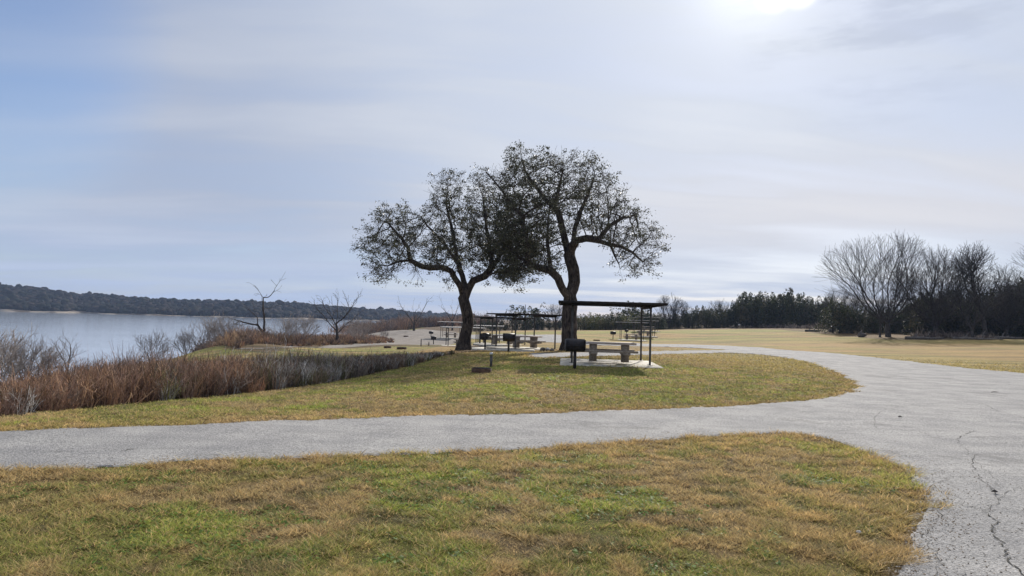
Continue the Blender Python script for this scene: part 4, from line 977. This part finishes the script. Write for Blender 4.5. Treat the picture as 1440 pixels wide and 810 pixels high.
# --- junipers -----------------------------------------------------------------
def juniper(kind, seed, tint=(1, 1, 1)):
    rg = np.random.default_rng(seed); n = 2600
    nl = 26 if kind == 'wide' else 16
    # a number of upright plumes make up the crown
    C = []; Sz = []
    for k in range(nl):
        a = rg.uniform(0, 2*PI); r = rg.uniform(0, 1)**.6*(.36 if kind == 'wide' else .22)
        C.append((math.cos(a)*r, math.sin(a)*r, rg.uniform(.05, .5))); Sz.append((rg.uniform(.06, .13), rg.uniform(.22, .5)*(1-r*.9)))
    C = np.array(C); Sz = np.array(Sz); j = rg.integers(0, nl, n); u = rg.uniform(0, 1, n); aa = rg.uniform(0, 2*PI, n)
    rad = Sz[j, 0]*np.sqrt(np.clip(1-u, 0, 1))*rg.uniform(.5, 1.1, n)*1.5
    P = np.column_stack([C[j, 0]+np.cos(aa)*rad, C[j, 1]+np.sin(aa)*rad, np.clip(C[j, 2]+(u-.25)*Sz[j, 1]*1.6, .02, 1.0)])
    s = rg.uniform(.010, .026, (n, 1)); a = rg.normal(size=(n, 3)); a[:, 2] += .8; a /= np.linalg.norm(a, axis=1, keepdims=True); b_ = rg.normal(size=(n, 3)); b_ -= (a*b_).sum(1, keepdims=True)*a; b_ /= np.linalg.norm(b_, axis=1, keepdims=True)
    V = np.stack([P-a*s, P-b_*s*.6, P+a*s*1.3, P+b_*s*.6], 1).reshape(-1, 3)
    pc = np.array([(.055,.066,.032), (.080,.085,.038), (.040,.048,.028), (.105,.092,.052)])
    cl = pc[j % 4]*rg.uniform(.6, 1.5, (n, 1))*np.array(tint)
    cr_ = mesh('crown', V, [np.arange(4*n).reshape(-1, 4)], M['needle'], cols=np.repeat(cl, 4, 0))
    mb = MB().tube([(0, 0, -.02), (.005, 0, .25), (-.005, .005, .5), (0, 0, .8)], [.022, .018, .012, .004], 6)
    tr = mesh('trunk', np.concatenate(mb.V), [np.array(f) for f in mb.F.values() if f], M['bare_bark'], smooth=True)
    return cr_, tr
JW = [juniper('wide', 100+k, (1.9, 1.75, 1.3) if k == 4 else (1, 1, 1)) for k in range(5)]; JN = [juniper('narrow', 200+k) for k in range(4)]
def place_jun(px, D, top_y, wide, lab, grp, k=None, wscale=1.0):
    p = onground(px, D); yh = 449+.028*(px-720); hgt = 1.65-p[2]+(yh-top_y)/1000*D
    hgt = max(hgt, 1.2); k = RNG.integers(0, 4) if k is None else k
    cr_, tr = (JW if wide else JN)[k]; wd = hgt*wscale
    o = empty('juniper', p, RNG.uniform(0, 6.28), (wd, wd, hgt)); put('crown', cr_, o); put('trunk', tr, o); tag(o, lab, 'tree', grp); return o
segs = [  # px range, base distance, step, row-top profile, label, group
 (655, 800, 165, 12, [(655,447),(720,446),(800,446)], 'juniper in the low wood behind the far tables', 'junipers behind the middle picnic tables'),
 (812, 925, 150, 8, [(812,434),(850,436),(925,432)], 'juniper in the row behind the near shelter', 'junipers behind the near shelter'),
 (930, 1030, 158, 9, [(930,434),(960,436),(985,424),(1030,428)], 'juniper in the low trees right of the shelter', 'junipers right of the near shelter'),
 (1032, 1165, 158, 9, [(1032,414),(1050,402),(1075,403),(1110,401),(1130,410),(1165,408)], 'tall juniper in the highest clump', 'junipers of the tall middle clump'),
 (1170, 1300, 112, 10, [(1170,412),(1200,424),(1240,428),(1280,416),(1300,406)], 'dark juniper by the wide bare tree', 'junipers around the wide bare tree'),
 (1300, 1480, 104, 11, [(1300,398),(1350,402),(1400,396),(1440,384),(1480,380)], 'dark juniper in the right hand thicket', 'junipers at the right edge')]
for x0, x1, D, stp, prof, lab, grp in segs:
    for row in range(2):
        x = x0+row*stp/2
        while x <= x1:
            ty = np.interp(x, [p[0] for p in prof], [p[1] for p in prof])+RNG.uniform(-3, 7)+(3 if row == 0 else 0)
            fr_ = (x-x0)/(x1-x0); where = ('at the left end, ', 'left of the middle, ', 'right of the middle, ', 'at the right end, ')[min(3, int(fr_*4))]+('front row', 'back row')[row]
            place_jun(x+RNG.uniform(-2, 2), D+row*7+RNG.uniform(-2, 2), ty, True if x0 == 812 else RNG.random() < .6, lab+', '+where, grp, k=4 if x0 == 812 and RNG.random() < .6 else None, wscale=1.0 if D < 130 else (1.5 if x0 == 812 else 1.05))
            x += stp
place_jun(738, 168, 419, True, 'round topped evergreen standing high above the middle shelter roof', None, 1, 1.7)
place_jun(755, 170, 432, True, 'smaller evergreen right beside the round topped one above the middle shelter roof', None, 2, 1.6)
place_jun(889, 160, 416, True, 'broad flat topped evergreen above the right half of the near shelter roof', None, 3, 1.5)
# low shrubs in front of the line
for k, (px_, D) in enumerate([(985,150),(1005,148),(1020,148),(1038,150),(1275,98),(1290,97),(1330,93),(1345,93),(1385,92),(1428,95)]):
    pass

# ------------------------------------------------------------------ picnic furniture
def make_shelter(h=2.32, w_=3.95, d_=4.3, sw=3.8, sd=4.6):
    o = empty('picnic_shelter', (0, 0, 0))
    MB().box((0, 0, -.05), (sw, sd, .14), .015).build('slab', M['concrete'], o)
    for sx in (-1, 1):
        for sy in (-1, 1):
            MB().box((sx*(w_/2-.52), sy*1.6, h/2), (.072, .072, h-.10), .008).box((sx*(w_/2-.52), sy*1.6, .075), (.2, .2, .02), .004).build('post', M['post_metal'], o)
        MB().box((sx*(w_/2-.52), 0, h-.075), (.07, 3.5, .13), .006).build('beam', M['brown_metal'], o)
    rf = MB(); n = 26; x0 = -w_/2; dx = w_/n
    for k in range(n):                     # ribbed sheet
        z = h+.03+(.022 if k % 2 else 0); rf.box((x0+dx*(k+.5), 0, z), (dx*.995, d_, .028), .004)
    rfo = rf.build('roof_sheet', M['roof_metal'], o)
    fs = MB()
    for sy in (-1, 1): fs.box((0, sy*(d_/2+.02), h+.02), (w_+.06, .035, .085), .005)
    for sx in (-1, 1): fs.box((sx*(w_/2+.018), 0, h+.02), (.032, d_, .085), .005)
    fs.build('fascia', M['brown_metal'], rfo)
    pu = MB()
    for y in (-1.6, -.55, .55, 1.6): pu.box((0, y, h-.012), (w_-.1, .05, .05), .004)
    pu.build('purlin', M['brown_metal'], rfo)
    return o
def make_table():
    o = empty('picnic_table', (0, 0, 0))
    MB().box((0, 0, .715), (2.05, .78, .085), .015).build('table_top', M['tabletop'], o)
    for s in (-1, 1): MB().box((0, s*.72, .42), (2.1, .29, .08), .012).build('bench', M['aggregate'], o)
    for s in (-1, 1):
        # upright slab with arms that carry the benches
        prof = [(-.24, 0), (.24, 0), (.24, .26), (.86, .30), (.86, .378), (.24, .378), (.30, .67), (-.30, .67), (-.24, .378), (-.86, .378), (-.86, .30), (-.24, .26)]
        V = [(x, y, z) for x in (s*.62-.14, s*.62+.14) for y, z in prof]; k = len(prof)
        F = [(j, (j+1) % k, k+(j+1) % k, k+j) for j in range(k)]
        for off, rev in ((0, True), (k, False)):
            quads = [(0, 1, 2, 11), (2, 3, 4, 5), (11, 2, 5, 8), (8, 5, 6, 7), (11, 8, 9, 10)]
            for q in quads: qq = [i+off for i in q]; F.append(tuple(qq[::-1] if rev else qq))
        mb = MB(); mb.add(V, F); mb.build('pedestal', M['aggregate'], o)
    return o
def make_grill(w_=.62):
    o = empty('barbecue_grill', (0, 0, 0))
    MB().tube([(0, 0, -.1), (0, 0, .62)], .055, 12).build('post', M['black_iron'], o)
    # firebox: rounded open trough with a hood over its back
    prof = []
    for k in range(13): a = PI+PI*k/12; prof.append((math.cos(a)*.22, .80+math.sin(a)*.21))
    for k in range(1, 10): a = PI*k/10; prof.append((math.cos(a)*.22, .84+math.sin(a)*.19))
    fb = MB().prism(prof, -w_/2, w_/2).build('firebox', M['black_iron'], o, smooth=False)
    g = MB()
    for sx in (-1, 1): g.box((sx*(w_/2+.008), 0, .83), (.012, .50, .34), .003)
    g.box((0, -.245, .80), (w_+.04, .03, .03), .004)
    g.build('side_plate', M['black_iron'], fb)
    g = MB()
    for k in range(9): g.tube([(-w_/2+.05+k*(w_-.1)/8, -.36, .86), (-w_/2+.05+k*(w_-.1)/8, -.2, .86)], .006, 6)
    g.tube([(-w_/2+.03, -.36, .86), (w_/2-.03, -.36, .86)], .008, 6); g.build('grate', M['black_iron'], fb)
    g = MB(); pts = [(w_/2+.02+.055*math.sin(t*1.0), -.12+.05*math.cos(t*1.0)-.0*t, .90+.0*t) for t in np.linspace(0, 2*PI, 9)]
    g.tube([(w_/2+.015, -.16, .90), (w_/2+.075, -.16, .91), (w_/2+.085, -.08, .91), (w_/2+.015, -.06, .90)], .016, 8); g.build('handle', M['steel'], fb)
    return o
SH0 = make_shelter(); TB0 = make_table(); GR0 = make_grill(); _used = set()
def inst(proto, pos, rz, label, cat, group, sc=None, pale=False):
    o = proto if id(proto) not in _used and not _used.add(id(proto)) else copy_tree(proto)
    o.location = tuple(float(q) for q in pos); o.rotation_euler = (0, 0, rz)
    if sc is not None: o.scale = sc if isinstance(sc, tuple) else (sc,)*3
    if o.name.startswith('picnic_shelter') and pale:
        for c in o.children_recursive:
            if c.name.startswith(('roof_sheet', 'fascia')): c.material_slots[0].link = 'OBJECT'; c.material_slots[0].material = M['glare_roof']  # far roofs and fascias get the painted glare colour
    return tag(o, label, cat, group)
GSH = 'flat roofed picnic shelters'; GT = 'concrete picnic tables'; GG = 'pedestal barbecue grills'
yaw1 = -math.atan(.076)
s1 = np.array([(861-720)/1000*28.4-.10, 28.4]); z1 = float(zt(*s1))+.05
inst(SH0, (s1[0], s1[1], z1-.03), yaw1, 'nearest flat roofed picnic shelter, to the right of the taller oak trunk', 'picnic shelter', GSH)
inst(TB0, (s1[0]-.05, s1[1]-.55, z1+.06), yaw1, 'nearest concrete picnic table, under the near shelter roof', 'picnic table', GT)
p = ground(808, 519.5); inst(GR0, (p[0], p[1], zt(*p)), .04, 'large black pedestal grill at the left corner of the near shelter slab', 'barbecue grill', GG)
def shelter_at(px, D, rz, lab, tl=None, sc=None, tp=(0, 0), trz=None, h=1.0):
    q = onground(px, D); q[2] += .04
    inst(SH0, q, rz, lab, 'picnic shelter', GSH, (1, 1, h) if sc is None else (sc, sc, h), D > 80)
    if tl:
        c, s = math.cos(rz), math.sin(rz)
        inst(TB0, (q[0]+tp[0]*c-tp[1]*s, q[1]+tp[0]*s+tp[1]*c, q[2]+.06), rz if trz is None else trz, tl, 'picnic table', GT)
shelter_at(738, 45.5, .42, 'dark roofed shelter between the two oak trunks, the larger looking one of the pair', 'concrete table seen nearly end on under the middle shelter', .94, h=.93)
shelter_at(706, 57, .35, 'smaller looking dark shelter just left of and behind the middle shelter', 'concrete table behind the round topped grill', .94, h=.93)
shelter_at(650, 85, .15, 'shelter with glare painted on its roof, partly hidden by the left oak trunk', 'concrete table left of the left oak trunk', 1.25, h=.95)
shelter_at(634, 106, 0., 'small far shelter left of the left oak trunk, above the glare roofed one', 'far table left of the left oak trunk, behind the nearer one', .95)
shelter_at(687, 96, 0., 'small far shelter just right of the left oak trunk', 'far concrete table just right of the left oak trunk', 1.0)
shelter_at(888, 95, -.1, 'far shelter seen above the table of the near shelter, left of three', 'small far table under the left of the three far shelters', 1.0)
shelter_at(905, 107, -.1, 'far shelter seen left of the paired posts of the near shelter, middle of three', 'small far table under the middle of the three far shelters', 1.0)
shelter_at(911, 122, -.1, 'farthest shelter at the foot of the tree line, highest of three', 'farthest picnic table near the foot of the tree line', 1.0)
def grill_at(px, py, D, rz, lab, sc=1.0):
    q = ground(px, py) if D is None else onground(px, D)[:2]
    inst(GR0, (q[0], q[1], zt(*q)), rz, lab, 'barbecue grill', GG, sc)
grill_at(715, 494, 38.5, .05, 'black pedestal grill in front of the middle shelter', 1.0)
grill_at(682, 488.5, 45, 1.3, 'round looking pedestal grill just right of the left oak trunk', 1.05)
grill_at(609.5, 485.5, 88, .1, 'pedestal grill left of the glare roofed shelter', 1.0)
grill_at(606, 472, 118, .4, 'tiny far grill standing on the parking ground', 1.0)
grill_at(862, 478, 96, .2, 'small far grill left of the three far shelters', 1.0)
grill_at(881, 472, 108, 1.2, 'tiny far grill between the posts of the far shelters', .95)
# concrete pads beside the shelters
def pad(pts, name, lab):
    P = smoothpoly(G(pts), 4); n = len(P); z = zt(P[:, 0], P[:, 1]); c = P.mean(0)
    V = np.concatenate([np.column_stack([P, z+.05]), np.column_stack([P, z-.1]), [[c[0], c[1], float(zt(*c))+.05]]])
    F4 = np.array([(i, n+i, n+(i+1) % n, (i+1) % n) for i in range(n)]); F3 = np.array([(i, (i+1) % n, 2*n) for i in range(n)])
    tag(put(name, mesh(name, V, [F4, F3], M['concrete'])), lab, kind='structure')
pad([(655,491.5),(660,489.3),(690,488.8),(740,490.5),(752,493.5),(738,495),(700,493.2),(670,492.5)], 'concrete_pad', 'concrete pad in front of the middle shelters')

# fire rings, posts, logs, rocks
def fire_ring(px, py, w_, h_, lab, rz=0.0):
    q = ground(px, py); z = float(zt(*q)); o = empty('fire_ring', (q[0], q[1], z), rz); n = 24; r = w_/2; V = []; F = []
    for rad, zz2 in ((r, -.03), (r, h_), (r-.02, h_), (r-.02, -.03)):
        for k in range(n): a = 2*PI*k/n; V.append((math.cos(a)*rad, math.sin(a)*rad, zz2))
    for l in range(3):
        for k in range(n): F.append((l*n+k, l*n+(k+1) % n, (l+1)*n+(k+1) % n, (l+1)*n+k))
    mb = MB(); mb.add(V, F); mb.build('ring', M['rust'], o)
    g = MB(); V = [(math.cos(2*PI*k/n)*(r-.021), math.sin(2*PI*k/n)*(r-.021), .02) for k in range(n)]+[(0, 0, .05)]
    g.add(V, [(k, (k+1) % n, n) for k in range(n)]); g.build('ash', M['ash'], o)
    g = MB()
    for k in range(-3, 4): y = k*r*.25; x = math.sqrt(max(r*r-y*y, 0))-.03; g.tube([(-x, y, h_+.01), (x, y, h_+.01)], .008, 6)
    g.build('grate', M['black_iron'], o)
    return tag(o, lab, 'fire ring', 'low steel fire rings')
fire_ring(677, 524.5, .64, .15, 'rusty low fire ring alone in the middle of the lawn')
fire_ring(545, 489.5, .62, .14, 'left of two small dark fire rings beside the gravel path')
fire_ring(565, 491.2, .75, .14, 'right and larger of two dark fire rings beside the gravel path')
fire_ring(571, 473.7, .9, .2, 'tiny far fire ring out on the parking ground')
fire_ring(839, 479.3, .8, .12, 'small fire ring on the tan grass beyond the table, seen under the near roof')
q = ground(690.5, 516); o = empty('marker_post', (q[0], q[1], float(zt(*q))))
MB().tube([(0, 0, -.1), (0, 0, .42)], .05, 12).build('post', M['post_metal'], o); MB().tube([(0, 0, .42), (0, 0, .50), (0, 0, .53)], [.065, .065, .03], 12).build('cap', M['steel'], o)
tag(o, 'short grey marker post behind the rusty fire ring', 'post')
for px_, py, hh_, lab in ((592,487,.7,'thin stake left of the far grill by the gravel path'), (603,486.5,.4,'shorter stake right of the thin one by the gravel path')):
    q = ground(px_, py); o = empty('stake', (q[0], q[1], float(zt(*q)))); MB().tube([(0, 0, -.1), (0, 0, hh_)], .05, 6).build('shaft', M['deadwood'], o); tag(o, lab, 'stake', 'wooden stakes')
# bin and stone bits near the middle shelter
q = ground(769, 493.5); o = empty('rock_pile', (q[0], q[1], float(zt(*q))))
def rock(seed, r, c, sq=.7):
    rg = np.random.default_rng(seed); V = IV*(1+rg.uniform(-.2, .2, (len(IV), 1)))*np.array([1, .8, sq])*r+np.array(c); return V
for k, (c, r) in enumerate([((-.25, 0, .08), .17), ((.05, .05, .09), .15), ((.3, -.05, .07), .14), ((.05, -.15, .05), .12)]):
    mb = MB(); mb.add(rock(k, r, c), IF); mb.build('rock', M['deadwood'] if k != 1 else M['stone'], o)
tag(o, 'small heap of dark stones with one pale stone left of the taller oak trunk', 'rock pile')
mb = MB(); mb.add(rock(9, .022, (0, 0, .018), .5), IF); q = ground(1207.5, 753); rk = mb.build('pebble', M['stone']); rk.location = (q[0], q[1], float(zt(*q))+.01); tag(rk, 'white pebble lying in the grass near the asphalt edge', 'pebble')
def log(px, py, L, r, rz, lab, stubs=2):
    q = ground(px, py); o = empty('fallen_log', (q[0], q[1], float(zt(*q))+r*.8), rz); mb = MB()
    mb.tube([(-L/2, 0, 0), (-L/6, .05, .04), (L/6, -.04, .02), (L/2, 0, .06)], [r, r*.95, r*.85, r*.6], 9)
    for k in range(stubs): x = -L/4+k*L/3; mb.tube([(x, 0, 0), (x+.3, .2, .5+.2*k), (x+.6, .25, .75+.3*k)], [r*.5, r*.35, r*.12], 6)
    mb.build('log', M['deadwood'], o, smooth=True); return tag(o, lab, 'log', 'fallen logs by the tree line')
log(1143, 466.5, 2.6, .18, .1, 'dark forked fallen log lying in front of the tall juniper clump')
log(1170, 467, 1.0, .28, .2, 'short dark log right of the forked one', 0)
log(1213, 474, 1.3, .32, .5, 'thick dark log stump left of the wide bare tree', 1)
log(1300, 477.5, 5, .2, .05, 'long fallen log under the dark leafless tree', 2)
log(1375, 478, 6, .16, -.05, 'long thin fallen log under the leaning bare tree', 2)
log(1420, 477, 4, .18, .02, 'fallen log nearest the right picture edge', 1)
for px_, py, L, rz, lab in ((1266,588.5,.05,.3,'dark pine cone sized lump lying on the pale asphalt fork'),(1399,553,.16,.4,'dark stick on the asphalt near the right edge'),(1399,696,.028,-.4,'small dark twig on the cracked asphalt')):
    q = ground(px_, py); o = put('stick', None) if False else None
    mb = MB().tube([(-L, 0, .02), (0, .015, .028), (L, 0, .02)], [.005, .010 if L > .052 else .016, .003], 7); s_ = mb.build('stick', M['deadwood']); s_.location = (q[0], q[1], float(zt(*q))+.012); s_.rotation_euler = (0, 0, rz); tag(s_, lab, 'stick', 'sticks on the asphalt')

# ------------------------------------------------------------------ air
HZ = bpy.data.materials.new('haze'); HZ.use_nodes = True; t = NT(HZ.node_tree); t.n.clear()
ho = t.new('ShaderNodeOutputMaterial'); hv = t.new('ShaderNodeVolumePrincipled'); hv.inputs['Color'].default_value = (.52, .68, 1.0, 1); hv.inputs['Density'].default_value = 0.00020; hv.inputs['Anisotropy'].default_value = .0
t.link(hv.outputs[0], ho.inputs['Volume'])
mb = MB(); V = [(x, y, z) for z in (-9.0, 45.0) for x, y in ((-2450, -2450), (2450, -2450), (2450, 2450), (-2450, 2450))]
mb.add(V, [(3, 2, 1, 0), (4, 5, 6, 7), (0, 1, 5, 4), (1, 2, 6, 5), (2, 3, 7, 6), (3, 0, 4, 7)])
hz = mb.build('haze', HZ); tag(hz, 'thin blue haze', kind='stuff')
print('scene built')
